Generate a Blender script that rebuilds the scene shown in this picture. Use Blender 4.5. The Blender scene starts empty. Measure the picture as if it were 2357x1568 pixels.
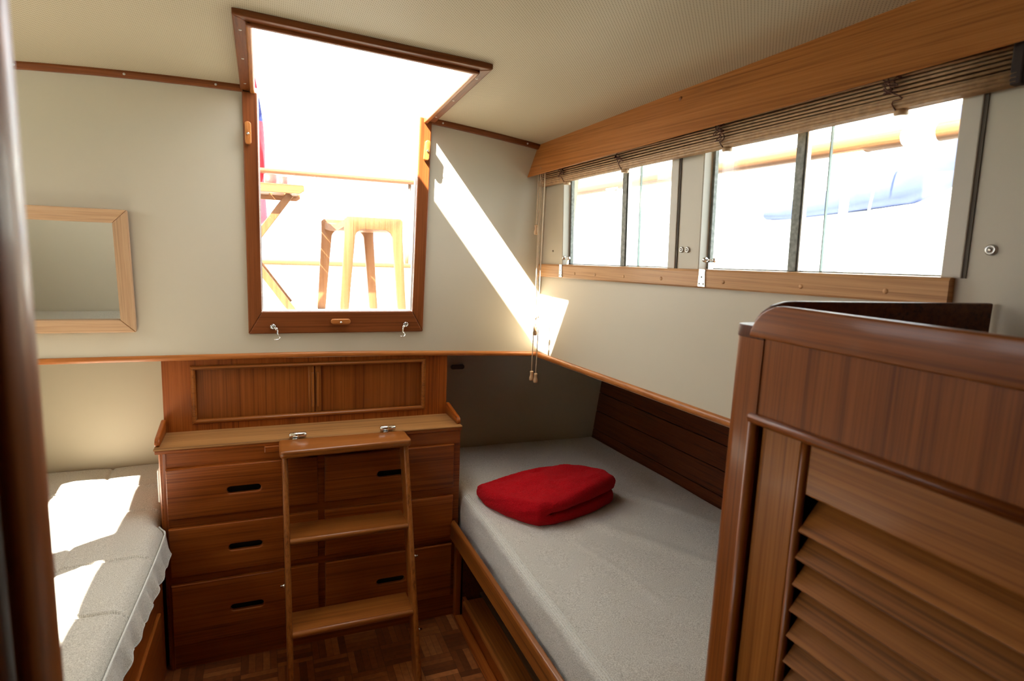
import bpy, bmesh, math, random
import numpy as np
from mathutils import Vector, Matrix, noise as mnoise

random.seed(7)
PI = math.pi
SC = bpy.context.scene
COL = SC.collection

# ------------------------------------------------------------------ camera
cam_d = bpy.data.cameras.new('camera')
cam = bpy.data.objects.new('camera', cam_d)
COL.objects.link(cam)
F_PX = 1384.0
cam_d.sensor_width = 36.0
cam_d.sensor_fit = 'HORIZONTAL'
cam_d.lens = F_PX * 36.0 / 2357.0
cam_d.clip_start = 0.01
cam_d.clip_end = 300
_p, _y, _r = math.radians(8.73), math.radians(22.69), math.radians(2.34)
fw = Vector((math.sin(_y)*math.cos(_p), math.cos(_y)*math.cos(_p), -math.sin(_p)))
rt = Vector((math.cos(_y), -math.sin(_y), 0))
up = rt.cross(fw)
rt2 = math.cos(_r)*rt + math.sin(_r)*up
up2 = -math.sin(_r)*rt + math.cos(_r)*up
CAM_H = 1.445
cam.matrix_world = Matrix(((rt2.x, up2.x, -fw.x, 0), (rt2.y, up2.y, -fw.y, 0),
                           (rt2.z, up2.z, -fw.z, CAM_H), (0, 0, 0, 1)))
cam_d.dof.use_dof = True
cam_d.dof.focus_distance = 2.2
cam_d.dof.aperture_fstop = 5.0
SC.camera = cam

# ------------------------------------------------------------------ world, sun, exposure
w = bpy.data.worlds.new('sky'); SC.world = w; w.use_nodes = True
bg = w.node_tree.nodes['Background']
bg.inputs[0].default_value = (0.94, 0.97, 1.0, 1)
bg.inputs[1].default_value = 7.8
sun_d = bpy.data.lights.new('sun', 'SUN'); sun_d.energy = 74.0; sun_d.angle = math.radians(0.55)
sun_d.color = (1.0, 0.93, 0.82)
sun = bpy.data.objects.new('sun', sun_d); COL.objects.link(sun)
sun.location = (-6, -4, 8)
sun.rotation_euler = Vector((1.0, 0.66, -1.21)).to_track_quat('-Z', 'Y').to_euler()
VS = SC.view_settings
SC.display_settings.display_device = 'sRGB'
VS.view_transform = 'Standard'; VS.look = 'None'; VS.exposure = 0.0; VS.gamma = 1.0
VS.use_curve_mapping = False
SC.cycles.max_bounces = 12
SC.cycles.diffuse_bounces = 8
SC.cycles.transparent_max_bounces = 16
SC.cycles.sample_clamp_indirect = 8
SC.cycles.use_denoising = True
try: SC.cycles.denoiser = 'OPENIMAGEDENOISE'
except Exception: pass
SC.cycles.caustics_reflective = False
SC.cycles.caustics_refractive = False
# ------------------------------------------------------------------ materials
def srgb(r, g, b):
    f = lambda c: (c/255/12.92) if c/255 <= 0.04045 else ((c/255+0.055)/1.055)**2.4
    return (f(r), f(g), f(b), 1)

def mat_new(name):
    m = bpy.data.materials.new(name); m.use_nodes = True
    nt = m.node_tree
    return m, nt, nt.nodes['Principled BSDF']

def N(nt, typ, **kw):
    n = nt.nodes.new(typ)
    for k, v in kw.items():
        if k.startswith('i_'):
            n.inputs[int(k[2:]) if k[2:].isdigit() else k[2:]].default_value = v
        else:
            setattr(n, k, v)
    return n

def ramp(nt, stops):
    r = nt.nodes.new('ShaderNodeValToRGB')
    e = r.color_ramp.elements
    while len(e) > 1: e.remove(e[-1])
    e[0].position, e[0].color = stops[0]
    for p, c in stops[1:]:
        x = e.new(p); x.color = c
    return r

TONES = {  # dark pore, mid, light, roughness
    'teak':   ((0.135, 0.026, 0.003), (0.265, 0.064, 0.008), (0.350, 0.096, 0.015), 0.36),
    'locker': ((0.130, 0.029, 0.004), (0.220, 0.058, 0.008), (0.275, 0.080, 0.013), 0.38),
    'door':   ((0.150, 0.042, 0.006), (0.280, 0.094, 0.017), (0.360, 0.132, 0.028), 0.38),
    'frame':  ((0.110, 0.027, 0.006), (0.195, 0.054, 0.013), (0.250, 0.075, 0.019), 0.40),
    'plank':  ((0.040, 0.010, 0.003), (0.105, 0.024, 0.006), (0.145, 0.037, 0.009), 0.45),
    'valance':((0.240, 0.080, 0.018), (0.390, 0.140, 0.033), (0.480, 0.190, 0.052), 0.36),
    'sill':   ((0.420, 0.210, 0.090), (0.560, 0.300, 0.132), (0.640, 0.365, 0.170), 0.42),
    'top':    ((0.160, 0.072, 0.022), (0.350, 0.165, 0.052), (0.430, 0.215, 0.074), 0.50),
    'rail':   ((0.260, 0.080, 0.018), (0.430, 0.150, 0.036), (0.520, 0.205, 0.056), 0.34),
    'maple':  ((0.400, 0.235, 0.125), (0.530, 0.335, 0.190), (0.600, 0.400, 0.240), 0.45),
    'outdoor':((0.130, 0.046, 0.016), (0.180, 0.072, 0.026), (0.230, 0.100, 0.040), 0.50),
    'grate':  ((0.050, 0.028, 0.014), (0.110, 0.058, 0.028), (0.160, 0.088, 0.045), 0.60),
    'step':   ((0.130, 0.036, 0.006), (0.255, 0.078, 0.014), (0.330, 0.112, 0.023), 0.34),
}
_wc = {}
def wood(tone='teak', axis='X', thin=None):
    key = (tone, axis, thin)
    if key in _wc: return _wc[key]
    dk, md, lt, rough = TONES[tone]
    m, nt, b = mat_new('%s_wood_grain_%s%s' % (tone, axis.lower(), '_flat' if thin else ''))
    tc = N(nt, 'ShaderNodeTexCoord')
    oi = N(nt, 'ShaderNodeObjectInfo')
    off = N(nt, 'ShaderNodeVectorMath', operation='SCALE'); off.inputs[0].default_value = (3.1, 1.7, 2.3)
    nt.links.new(oi.outputs['Random'], off.inputs['Scale'])
    add = N(nt, 'ShaderNodeVectorMath', operation='ADD')
    nt.links.new(tc.outputs['Object'], add.inputs[0]); nt.links.new(off.outputs[0], add.inputs[1])
    def mp(along, across):
        s = [across]*3; s['XYZ'.index(axis)] = along
        if thin: s['XYZ'.index(thin)] = min(across, 6)
        k = N(nt, 'ShaderNodeMapping'); k.inputs['Scale'].default_value = s
        nt.links.new(add.outputs[0], k.inputs[0]); return k
    m1, m2, m3 = mp(.5, 9), mp(.9, 150), mp(6, 480)
    n1 = N(nt, 'ShaderNodeTexNoise'); n1.inputs['Scale'].default_value = 1; n1.inputs['Detail'].default_value = 4; n1.inputs['Distortion'].default_value = 1.2
    n2 = N(nt, 'ShaderNodeTexNoise'); n2.inputs['Scale'].default_value = 1; n2.inputs['Detail'].default_value = 5; n2.inputs['Roughness'].default_value = .65
    n3 = N(nt, 'ShaderNodeTexNoise'); n3.inputs['Scale'].default_value = 1; n3.inputs['Detail'].default_value = 2
    for k, n in ((m1, n1), (m2, n2), (m3, n3)): nt.links.new(k.outputs[0], n.inputs['Vector'])
    # rings from the broad noise
    mul = N(nt, 'ShaderNodeMath', operation='MULTIPLY'); mul.inputs[1].default_value = 8.0
    nt.links.new(n1.outputs[0], mul.inputs[0])
    sn = N(nt, 'ShaderNodeMath', operation='PINGPONG'); sn.inputs[1].default_value = 1.0
    nt.links.new(mul.outputs[0], sn.inputs[0])
    a1 = N(nt, 'ShaderNodeMath', operation='MULTIPLY'); a1.inputs[1].default_value = .12
    nt.links.new(sn.outputs[0], a1.inputs[0])
    a2 = N(nt, 'ShaderNodeMath', operation='MULTIPLY_ADD'); a2.inputs[1].default_value = 1.0
    nt.links.new(n2.outputs[0], a2.inputs[0]); nt.links.new(a1.outputs[0], a2.inputs[2])
    r = ramp(nt, [(0.34, (*dk, 1)), (0.52, (*md, 1)), (0.76, (*lt, 1))])
    nt.links.new(a2.outputs[0], r.inputs[0])
    # pores
    pr = ramp(nt, [(0.36, (.55, .50, .48, 1)), (0.46, (1, 1, 1, 1))])
    nt.links.new(n3.outputs[0], pr.inputs[0])
    mx = N(nt, 'ShaderNodeMix', data_type='RGBA', blend_type='MULTIPLY'); mx.inputs[0].default_value = .38
    nt.links.new(r.outputs[0], mx.inputs[6]); nt.links.new(pr.outputs[0], mx.inputs[7])
    hs = N(nt, 'ShaderNodeHueSaturation')
    mr = N(nt, 'ShaderNodeMapRange'); mr.inputs[3].default_value = .9; mr.inputs[4].default_value = 1.12
    nt.links.new(oi.outputs['Random'], mr.inputs[0]); nt.links.new(mr.outputs[0], hs.inputs['Value'])
    nt.links.new(mx.outputs[2], hs.inputs['Color'])
    nt.links.new(hs.outputs[0], b.inputs['Base Color'])
    b.inputs['Roughness'].default_value = rough
    b.inputs['Coat Weight'].default_value = {'locker': .16, 'step': .2, 'plank': .12}.get(tone, 0.08)
    b.inputs['Coat Roughness'].default_value = 0.12
    b.inputs['Specular IOR Level'].default_value = 0.28
    bp = N(nt, 'ShaderNodeBump'); bp.inputs['Strength'].default_value = .12; bp.inputs['Distance'].default_value = .0012
    nt.links.new(n3.outputs[0], bp.inputs['Height']); nt.links.new(bp.outputs[0], b.inputs['Normal'])
    _wc[key] = m
    return m

def plain(name, col, rough=.5, metal=0.0, var=0.0, scale=6.0, bump=0.0, bscale=80, coat=0):
    m, nt, b = mat_new(name)
    b.inputs['Roughness'].default_value = rough
    b.inputs['Metallic'].default_value = metal
    b.inputs['Coat Weight'].default_value = coat
    tc = N(nt, 'ShaderNodeTexCoord')
    n = N(nt, 'ShaderNodeTexNoise'); n.inputs['Scale'].default_value = scale; n.inputs['Detail'].default_value = 4
    nt.links.new(tc.outputs['Object'], n.inputs['Vector'])
    c = col
    r = ramp(nt, [(0.3, (c[0]*(1-var), c[1]*(1-var), c[2]*(1-var), 1)), (0.7, (min(1, c[0]*(1+var)), min(1, c[1]*(1+var)), min(1, c[2]*(1+var)), 1))])
    nt.links.new(n.outputs[0], r.inputs[0]); nt.links.new(r.outputs[0], b.inputs['Base Color'])
    if bump:
        n2 = N(nt, 'ShaderNodeTexNoise'); n2.inputs['Scale'].default_value = bscale; n2.inputs['Detail'].default_value = 3
        nt.links.new(tc.outputs['Object'], n2.inputs['Vector'])
        bp = N(nt, 'ShaderNodeBump'); bp.inputs['Strength'].default_value = bump; bp.inputs['Distance'].default_value = .002
        nt.links.new(n2.outputs[0], bp.inputs['Height']); nt.links.new(bp.outputs[0], b.inputs['Normal'])
    return m

M_WALL = plain('cream_wall_laminate', (.575, .525, .415), .42, var=.02, scale=2.5, bump=.05, bscale=300)
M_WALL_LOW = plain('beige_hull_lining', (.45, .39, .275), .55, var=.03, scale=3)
M_JAMB = plain('beige_painted_trim', (.60, .56, .48), .45, var=.01)
M_WHITE = plain('white_gelcoat', (.82, .82, .80), .35, var=.02)
M_CHROME = plain('chrome', (.80, .80, .78), .12, metal=1)
M_STEEL = plain('brushed_steel', (.62, .61, .58), .28, metal=1, var=.05, scale=60)
M_ALU = plain('weathered_aluminium', (.20, .21, .19), .5, metal=.4, var=.35, scale=90)
M_BLACK = plain('dark_rubber', (.02, .018, .016), .6)
M_DARKCAV = plain('dark_cavity_shade', (.03, .016, .009), .7)  # near-black colour puts shade into slots and cavities; also the mirror backing
M_DECK = plain('pale_deck_paint', (.42, .42, .40), .5, var=.02)
M_WHITEPLATE = plain('smooth_white', (.80, .79, .74), .35)
M_CORD = plain('beige_cord', (.50, .36, .24), .8, var=.1, scale=200)
M_DKCORD = plain('brown_twine', (.12, .045, .03), .8)
M_TASSEL = plain('pale_turned_wood', (.52, .33, .18), .4, var=.08, scale=40)
M_VENT = plain('brown_vent_plastic', (.06, .035, .022), .5)
M_BLUE = plain('blue_canvas', (.045, .060, .150), .8, var=.1, scale=5)
M_SEABLUE = plain('blue_hull_stripe', (.12, .28, .62), .4)
M_RAILOUT = wood('outdoor', 'Y')
M_GREYB = plain('pale_grey_render', (.55, .56, .56), .7, var=.04)
M_WINB = plain('grey_glass_panes', (.22, .26, .28), .2)  # even blue-grey for the yacht's opaque cabin panes
M_WATER = plain('harbour_water', (.10, .16, .18), .08, bump=.4, bscale=4)
M_CUP = plain('dark_red_ceramic', (.16, .03, .02), .3, var=.2, scale=30)

def glass_mat():
    m, nt, b = mat_new('window_glass')
    nt.nodes.remove(b)
    out = nt.nodes['Material Output']
    tr = N(nt, 'ShaderNodeBsdfTransparent'); tr.inputs[0].default_value = (.93, .96, .95, 1)
    gl = N(nt, 'ShaderNodeBsdfGlossy'); gl.inputs['Roughness'].default_value = .02
    lw = N(nt, 'ShaderNodeFresnel'); ge = N(nt, 'ShaderNodeNewGeometry')
    im = N(nt, 'ShaderNodeMapRange'); im.inputs[3].default_value = 1.45; im.inputs[4].default_value = 1/1.45
    nt.links.new(ge.outputs['Backfacing'], im.inputs[0]); nt.links.new(im.outputs[0], lw.inputs[0])
    mx = N(nt, 'ShaderNodeMixShader')
    nt.links.new(lw.outputs[0], mx.inputs[0]); nt.links.new(tr.outputs[0], mx.inputs[1]); nt.links.new(gl.outputs[0], mx.inputs[2])
    # salt haze on the pane
    df = N(nt, 'ShaderNodeBsdfDiffuse'); df.inputs[0].default_value = (.9, .9, .88, 1)
    tc = N(nt, 'ShaderNodeTexCoord'); n = N(nt, 'ShaderNodeTexNoise'); n.inputs['Scale'].default_value = 160; n.inputs['Detail'].default_value = 3
    nt.links.new(tc.outputs['Object'], n.inputs['Vector'])
    r = ramp(nt, [(.60, (.015, .015, .015, 1)), (.74, (.12, .12, .12, 1))]); nt.links.new(n.outputs[0], r.inputs[0])
    m2 = N(nt, 'ShaderNodeMixShader')
    nt.links.new(r.outputs[0], m2.inputs[0]); nt.links.new(mx.outputs[0], m2.inputs[1]); nt.links.new(df.outputs[0], m2.inputs[2])
    nt.links.new(m2.outputs[0], out.inputs[0])
    return m
M_GLASS = glass_mat()

def mirror_mat():
    m, nt, b = mat_new('mirror_silvering')
    b.inputs['Base Color'].default_value = (.80, .82, .80, 1); b.inputs['Metallic'].default_value = 1; b.inputs['Roughness'].default_value = .015
    return m
M_MIRROR = mirror_mat()

def ceiling_mat():
    m, nt, b = mat_new('perforated_cream_vinyl')
    tc = N(nt, 'ShaderNodeTexCoord'); sp = N(nt, 'ShaderNodeSeparateXYZ')
    nt.links.new(tc.outputs['Object'], sp.inputs[0])
    def M(op, a, bb=None, c=None):
        n = N(nt, 'ShaderNodeMath', operation=op)
        for i, v in enumerate((a, bb, c)):
            if v is None: continue
            if isinstance(v, (int, float)): n.inputs[i].default_value = v
            else: nt.links.new(v, n.inputs[i])
        return n.outputs[0]
    P = .0088
    # grid turned 45 degrees
    u = M('ADD', sp.outputs['X'], sp.outputs['Y']); v = M('SUBTRACT', sp.outputs['X'], sp.outputs['Y'])
    fu = M('SUBTRACT', M('FRACT', M('DIVIDE', u, P*1.0)), .5); fv = M('SUBTRACT', M('FRACT', M('DIVIDE', v, P*1.0)), .5)
    d = M('SQRT', M('ADD', M('MULTIPLY', fu, fu), M('MULTIPLY', fv, fv)))
    dot = M('LESS_THAN', d, .20)
    mx = N(nt, 'ShaderNodeMix', data_type='RGBA')
    mx.inputs[6].default_value = (.58, .50, .35, 1); mx.inputs[7].default_value = (.20, .14, .075, 1)
    nt.links.new(dot, mx.inputs[0])
    n = N(nt, 'ShaderNodeTexNoise'); n.inputs['Scale'].default_value = 2.2; n.inputs['Detail'].default_value = 2
    nt.links.new(tc.outputs['Object'], n.inputs['Vector'])
    r = ramp(nt, [(.3, (.94, .94, .94, 1)), (.7, (1.0, 1.0, 1.0, 1))]); nt.links.new(n.outputs[0], r.inputs[0])
    m3 = N(nt, 'ShaderNodeMix', data_type='RGBA', blend_type='MULTIPLY'); m3.inputs[0].default_value = 1
    nt.links.new(mx.outputs[2], m3.inputs[6]); nt.links.new(r.outputs[0], m3.inputs[7])
    nt.links.new(m3.outputs[2], b.inputs['Base Color'])
    b.inputs['Roughness'].default_value = .55
    bp = N(nt, 'ShaderNodeBump'); bp.inputs['Strength'].default_value = .35; bp.inputs['Distance'].default_value = .012
    nt.links.new(n.outputs[0], bp.inputs['Height']); nt.links.new(bp.outputs[0], b.inputs['Normal'])
    return m
M_CEIL = ceiling_mat()

def fabric_mat(name, c1, c2, step=.0032):
    m, nt, b = mat_new(name)
    tc = N(nt, 'ShaderNodeTexCoord'); sp = N(nt, 'ShaderNodeSeparateXYZ')
    nt.links.new(tc.outputs['Object'], sp.inputs[0])
    def M(op, a, bb=None):
        n = N(nt, 'ShaderNodeMath', operation=op)
        for i, v in enumerate((a, bb)):
            if v is None: continue
            if isinstance(v, (int, float)): n.inputs[i].default_value = v
            else: nt.links.new(v, n.inputs[i])
        return n.outputs[0]
    k = 2*PI/step
    yz = M('ADD', M('MULTIPLY', sp.outputs['X'], 1.0), sp.outputs['Z'])
    sx = M('SINE', M('MULTIPLY', yz, k)); sy = M('SINE', M('MULTIPLY', sp.outputs['Y'], k))
    h = M('MULTIPLY', sx, sy)
    n = N(nt, 'ShaderNodeTexNoise'); n.inputs['Scale'].default_value = 430; n.inputs['Detail'].default_value = 3
    nt.links.new(tc.outputs['Object'], n.inputs['Vector'])
    f = M('ADD', M('MULTIPLY', h, .20), n.outputs[0])
    r = ramp(nt, [(.27, (*c1, 1)), (.64, (*c2, 1))]); nt.links.new(f, r.inputs[0])
    nt.links.new(r.outputs[0], b.inputs['Base Color'])
    b.inputs['Roughness'].default_value = .9
    b.inputs['Sheen Weight'].default_value = .15
    bp = N(nt, 'ShaderNodeBump'); bp.inputs['Strength'].default_value = .5; bp.inputs['Distance'].default_value = .001
    nt.links.new(f, bp.inputs['Height']); nt.links.new(bp.outputs[0], b.inputs['Normal'])
    return m
M_FAB = fabric_mat('grey_beige_woven_upholstery', (.26, .24, .205), (.74, .715, .665))
M_FAB2 = fabric_mat('oatmeal_quilted_cover', (.31, .285, .235), (.70, .67, .60), .0040)
M_HEM = plain('pale_knitted_hem', (.66, .66, .62), .9, var=.1, scale=300, bump=.4, bscale=500)

def fleece_mat():
    m, nt, b = mat_new('red_fleece')
    tc = N(nt, 'ShaderNodeTexCoord')
    n = N(nt, 'ShaderNodeTexNoise'); n.inputs['Scale'].default_value = 420; n.inputs['Detail'].default_value = 3
    nt.links.new(tc.outputs['Object'], n.inputs['Vector'])
    r = ramp(nt, [(.3, (.32, .001, .005, 1)), (.65, (.56, .003, .011, 1))]); nt.links.new(n.outputs[0], r.inputs[0])
    nt.links.new(r.outputs[0], b.inputs['Base Color'])
    b.inputs['Roughness'].default_value = .95; b.inputs['Specular IOR Level'].default_value = .15; b.inputs['Sheen Weight'].default_value = .22
    b.inputs['Sheen Tint'].default_value = (.9, .12, .12, 1)
    bp = N(nt, 'ShaderNodeBump'); bp.inputs['Strength'].default_value = .9; bp.inputs['Distance'].default_value = .004
    nt.links.new(n.outputs[0], bp.inputs['Height']); nt.links.new(bp.outputs[0], b.inputs['Normal'])
    return m
M_FLEECE = fleece_mat()

def parquet_mat():
    m, nt, b = mat_new('teak_finger_parquet')
    tc = N(nt, 'ShaderNodeTexCoord'); sp = N(nt, 'ShaderNodeSeparateXYZ'); nt.links.new(tc.outputs['Object'], sp.inputs[0])
    def M(op, a, bb=None, c=None):
        n = N(nt, 'ShaderNodeMath', operation=op)
        for i, v in enumerate((a, bb, c)):
            if v is None: continue
            if isinstance(v, (int, float)): n.inputs[i].default_value = v
            else: nt.links.new(v, n.inputs[i])
        return n.outputs[0]
    S = .115
    x = M('DIVIDE', M('ADD', sp.outputs['X'], 10.0), S); y = M('DIVIDE', M('ADD', sp.outputs['Y'], 10.0), S)
    cx, cy = M('FLOOR', x), M('FLOOR', y)
    par = M('MODULO', M('ADD', cx, cy), 2.0)
    fx, fy = M('FRACT', x), M('FRACT', y)
    inv = M('SUBTRACT', 1.0, par)
    t = M('ADD', M('MULTIPLY', fx, par), M('MULTIPLY', fy, inv))
    ti = M('MULTIPLY', t, 5.0); idx = M('FLOOR', ti); tf = M('FRACT', ti)
    cb = N(nt, 'ShaderNodeCombineXYZ'); nt.links.new(cx, cb.inputs[0]); nt.links.new(cy, cb.inputs[1]); nt.links.new(idx, cb.inputs[2])
    wn = N(nt, 'ShaderNodeTexWhiteNoise', noise_dimensions='3D'); nt.links.new(cb.outputs[0], wn.inputs['Vector'])
    r = ramp(nt, [(0, (.13, .038, .010, 1)), (.6, (.26, .080, .022, 1)), (1, (.42, .150, .046, 1))])
    nt.links.new(wn.outputs['Value'], r.inputs[0])
    edge = M('MAXIMUM', M('GREATER_THAN', M('ABSOLUTE', M('SUBTRACT', tf, .5)), .47), M('GREATER_THAN', M('MAXIMUM', M('ABSOLUTE', M('SUBTRACT', fx, .5)), M('ABSOLUTE', M('SUBTRACT', fy, .5))), .493))
    g = N(nt, 'ShaderNodeTexNoise'); g.inputs['Scale'].default_value = 60; g.inputs['Detail'].default_value = 4
    nt.links.new(tc.outputs['Object'], g.inputs['Vector'])
    gr = ramp(nt, [(.3, (.65, .6, .6, 1)), (.7, (1.1, 1.1, 1.1, 1))]); nt.links.new(g.outputs[0], gr.inputs[0])
    mm = N(nt, 'ShaderNodeMix', data_type='RGBA', blend_type='MULTIPLY'); mm.inputs[0].default_value = .7
    nt.links.new(r.outputs[0], mm.inputs[6]); nt.links.new(gr.outputs[0], mm.inputs[7])
    mx = N(nt, 'ShaderNodeMix', data_type='RGBA'); nt.links.new(M('MULTIPLY', edge, .7), mx.inputs[0])
    nt.links.new(mm.outputs[2], mx.inputs[6]); mx.inputs[7].default_value = (.03, .010, .005, 1)
    nt.links.new(mx.outputs[2], b.inputs['Base Color'])
    b.inputs['Roughness'].default_value = .3; b.inputs['Coat Weight'].default_value = .3; b.inputs['Coat Roughness'].default_value = .2
    return m
M_PARQ = parquet_mat()

def plankgroove_mat():
    """dark tongue-and-groove boards; the grooves are real geometry, this is the wood"""
    return wood('plank', 'Y')

# ------------------------------------------------------------------ builders
class MB:
    def __init__(s): s.bm = bmesh.new()
    def _tag(s, before):
        return [v for v in s.bm.verts if v not in before]
    def box(s, x0, x1, y0, y1, z0, z1, bev=0.0, seg=2):
        b = bmesh.new()
        vs = [b.verts.new((x, y, z)) for x in (x0, x1) for y in (y0, y1) for z in (z0, z1)]
        for f in ((0, 1, 3, 2), (4, 6, 7, 5), (0, 4, 5, 1), (2, 3, 7, 6), (0, 2, 6, 4), (1, 5, 7, 3)):
            b.faces.new([vs[i] for i in f])
        if bev > 0:
            bmesh.ops.bevel(b, geom=b.edges[:], offset=bev, segments=seg, profile=.5, affect='EDGES', clamp_overlap=True)
        s.merge(b); return s
    def merge(s, b, mtx=None):
        if mtx is not None: bmesh.ops.transform(b, matrix=mtx, verts=b.verts)
        mp = {}
        for v in b.verts: mp[v] = s.bm.verts.new(v.co)
        for f in b.faces:
            try: nf = s.bm.faces.new([mp[v] for v in f.verts]); nf.smooth = f.smooth
            except ValueError: pass
        b.free(); return s
    def prism(s, pts, axis, a0, a1, bev=0.0, seg=2):
        """pts: 2-D outline; axis: extrusion axis; the 2-D coords are the other two axes in XYZ order"""
        b = bmesh.new(); ax = 'XYZ'.index(axis); oth = [i for i in range(3) if i != ax]
        def mk(p, a):
            c = [0, 0, 0]; c[oth[0]], c[oth[1]], c[ax] = p[0], p[1], a; return b.verts.new(c)
        lo = [mk(p, a0) for p in pts]; hi = [mk(p, a1) for p in pts]
        n = len(pts)
        b.faces.new(lo); b.faces.new(hi[::-1])
        for i in range(n): b.faces.new((lo[i], hi[i], hi[(i+1) % n], lo[(i+1) % n]))
        bmesh.ops.recalc_face_normals(b, faces=b.faces)
        if bev > 0:
            bmesh.ops.bevel(b, geom=b.edges[:], offset=bev, segments=seg, profile=.5, affect='EDGES', clamp_overlap=True)
        s.merge(b); return s
    def tube(s, pts, r, n=10, cap=True):
        pts = [Vector(p) for p in pts]; b = bmesh.new(); rings = []
        rr = r if hasattr(r, '__len__') else [r]*len(pts)
        prev = None
        for i, p in enumerate(pts):
            d = (pts[min(i+1, len(pts)-1)] - pts[max(i-1, 0)])
            if d.length < 1e-9: d = Vector((0, 0, 1))
            d.normalize()
            if prev is None:
                a = Vector((0, 0, 1)) if abs(d.z) < .9 else Vector((1, 0, 0))
                u = d.cross(a).normalized()
            else:
                u = (prev - d*prev.dot(d)).normalized()
            prev = u; v = d.cross(u)
            rings.append([b.verts.new(p + (u*math.cos(2*PI*k/n) + v*math.sin(2*PI*k/n))*rr[i]) for k in range(n)])
        for a, c in zip(rings, rings[1:]):
            for k in range(n):
                f = b.faces.new((a[k], a[(k+1) % n], c[(k+1) % n], c[k])); f.smooth = True
        if cap: b.faces.new(rings[0][::-1]); b.faces.new(rings[-1])
        s.merge(b); return s
    def lathe(s, prof, origin=(0, 0, 0), axis=(0, 0, 1), n=20):
        """prof: (radius, height) from bottom to top"""
        ax = Vector(axis).normalized(); q = Vector((0, 0, 1)).rotation_difference(ax)
        b = bmesh.new(); rings = []
        for r, h in prof:
            rings.append([b.verts.new(q @ Vector((r*math.cos(2*PI*k/n), r*math.sin(2*PI*k/n), h)) + Vector(origin)) for k in range(n)])
        for a, c in zip(rings, rings[1:]):
            for k in range(n):
                f = b.faces.new((a[k], a[(k+1) % n], c[(k+1) % n], c[k])); f.smooth = True
        b.faces.new(rings[0][::-1]); b.faces.new(rings[-1])
        s.merge(b); return s
    def plate(s, outlines, axis, a0, a1, bev=0.0, seg=3):
        """flat plate with holes: outlines = [outer, hole, ...] in the other two axes; rounded edges"""
        cu = bpy.data.curves.new('tmp', 'CURVE'); cu.dimensions = '2D'; cu.fill_mode = 'BOTH'
        th = abs(a1-a0)
        cu.extrude = max(1e-5, th/2 - bev); cu.bevel_depth = bev; cu.bevel_resolution = seg; cu.offset = -bev
        for o in outlines:
            sp = cu.splines.new('POLY'); sp.points.add(len(o)-1); sp.use_cyclic_u = True
            for i, p in enumerate(o): sp.points[i].co = (p[0], p[1], 0, 1)
        ob = bpy.data.objects.new('tmp', cu); COL.objects.link(ob)
        dg = bpy.context.evaluated_depsgraph_get()
        me = bpy.data.meshes.new_from_object(ob.evaluated_get(dg))
        bpy.data.objects.remove(ob); bpy.data.curves.remove(cu)
        b = bmesh.new(); b.from_mesh(me); bpy.data.meshes.remove(me)
        ax = 'XYZ'.index(axis); oth = [i for i in range(3) if i != ax]; mid = (a0+a1)/2
        for v in b.verts:
            c = [0, 0, 0]; c[oth[0]], c[oth[1]], c[ax] = v.co.x, v.co.y, v.co.z + mid; v.co = c
        bmesh.ops.remove_doubles(b, verts=b.verts, dist=1e-5)
        bmesh.ops.recalc_face_normals(b, faces=b.faces)
        s.merge(b); return s

def rect(x0, x1, y0, y1): return [(x0, y0), (x1, y0), (x1, y1), (x0, y1)]
def rrect(x0, x1, y0, y1, r, n=6):
    o = []
    for cx, cy, a in ((x1-r, y0+r, -90), (x1-r, y1-r, 0), (x0+r, y1-r, 90), (x0+r, y0+r, 180)):
        for i in range(n+1):
            t = math.radians(a + 90*i/n); o.append((cx + r*math.cos(t), cy + r*math.sin(t)))
    return o

_org = {}
def tag(o, label=None, cat=None, group=None, kind=None):
    if label: o['label'] = label
    if cat: o['category'] = cat
    if group: o['group'] = group
    if kind: o['kind'] = kind
    return o
def thing(name, label, cat, loc=(0, 0, 0), group=None):
    o = bpy.data.objects.new(name, None); COL.objects.link(o); o.location = loc; o.empty_display_size = .05
    _org[o.name] = Vector(loc)
    return tag(o, label, cat, group)
def obj(name, mb, mat, parent=None, mapf=None, label=None, smooth=None, origin=None):
    bm = mb.bm if isinstance(mb, MB) else mb
    if mapf:
        for v in bm.verts: v.co = mapf(*v.co)
    if origin is None:
        if parent is not None: origin = _org[parent.name]
        else:
            if len(bm.verts):
                xs = [v.co for v in bm.verts]
                origin = Vector((sum(c.x for c in xs)/len(xs), sum(c.y for c in xs)/len(xs), min(c.z for c in xs)))
            else: origin = Vector((0, 0, 0))
    origin = Vector(origin)
    for v in bm.verts: v.co -= origin
    bmesh.ops.recalc_face_normals(bm, faces=bm.faces)
    me = bpy.data.meshes.new(name)
    bm.to_mesh(me); bm.free()
    me.materials.append(mat)
    if smooth is not None:
        me.polygons.foreach_set('use_smooth', [True]*len(me.polygons))
        try: me.set_sharp_from_angle(angle=math.radians(smooth))
        except Exception: pass
    o = bpy.data.objects.new(name, me); COL.objects.link(o)
    _org[o.name] = origin
    if parent is not None:
        o.parent = parent
        o.location = origin - _org[parent.name]
    else:
        o.location = origin
    if label: o['label'] = label
    return o
def struct(name, mb, mat, mapf=None, parent=None, smooth=None):
    o = obj(name, mb, mat, parent, mapf, smooth=smooth)
    if parent is None: o['kind'] = 'structure'
    return o
def copy_tree(root, delta, label=None, group=None, rot=None):
    def cp(o, par):
        c = o.copy(); COL.objects.link(c); c.parent = par; _org[c.name] = _org[o.name]
        for ch in [x for x in list(bpy.data.objects) if x.parent == o and x is not c]: cp(ch, c)
        return c
    r = cp(root, None); r.location = Vector(root.location) + Vector(delta)
    _org[r.name] = Vector(r.location)
    if label: r['label'] = label
    if group: r['group'] = group
    return r

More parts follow.
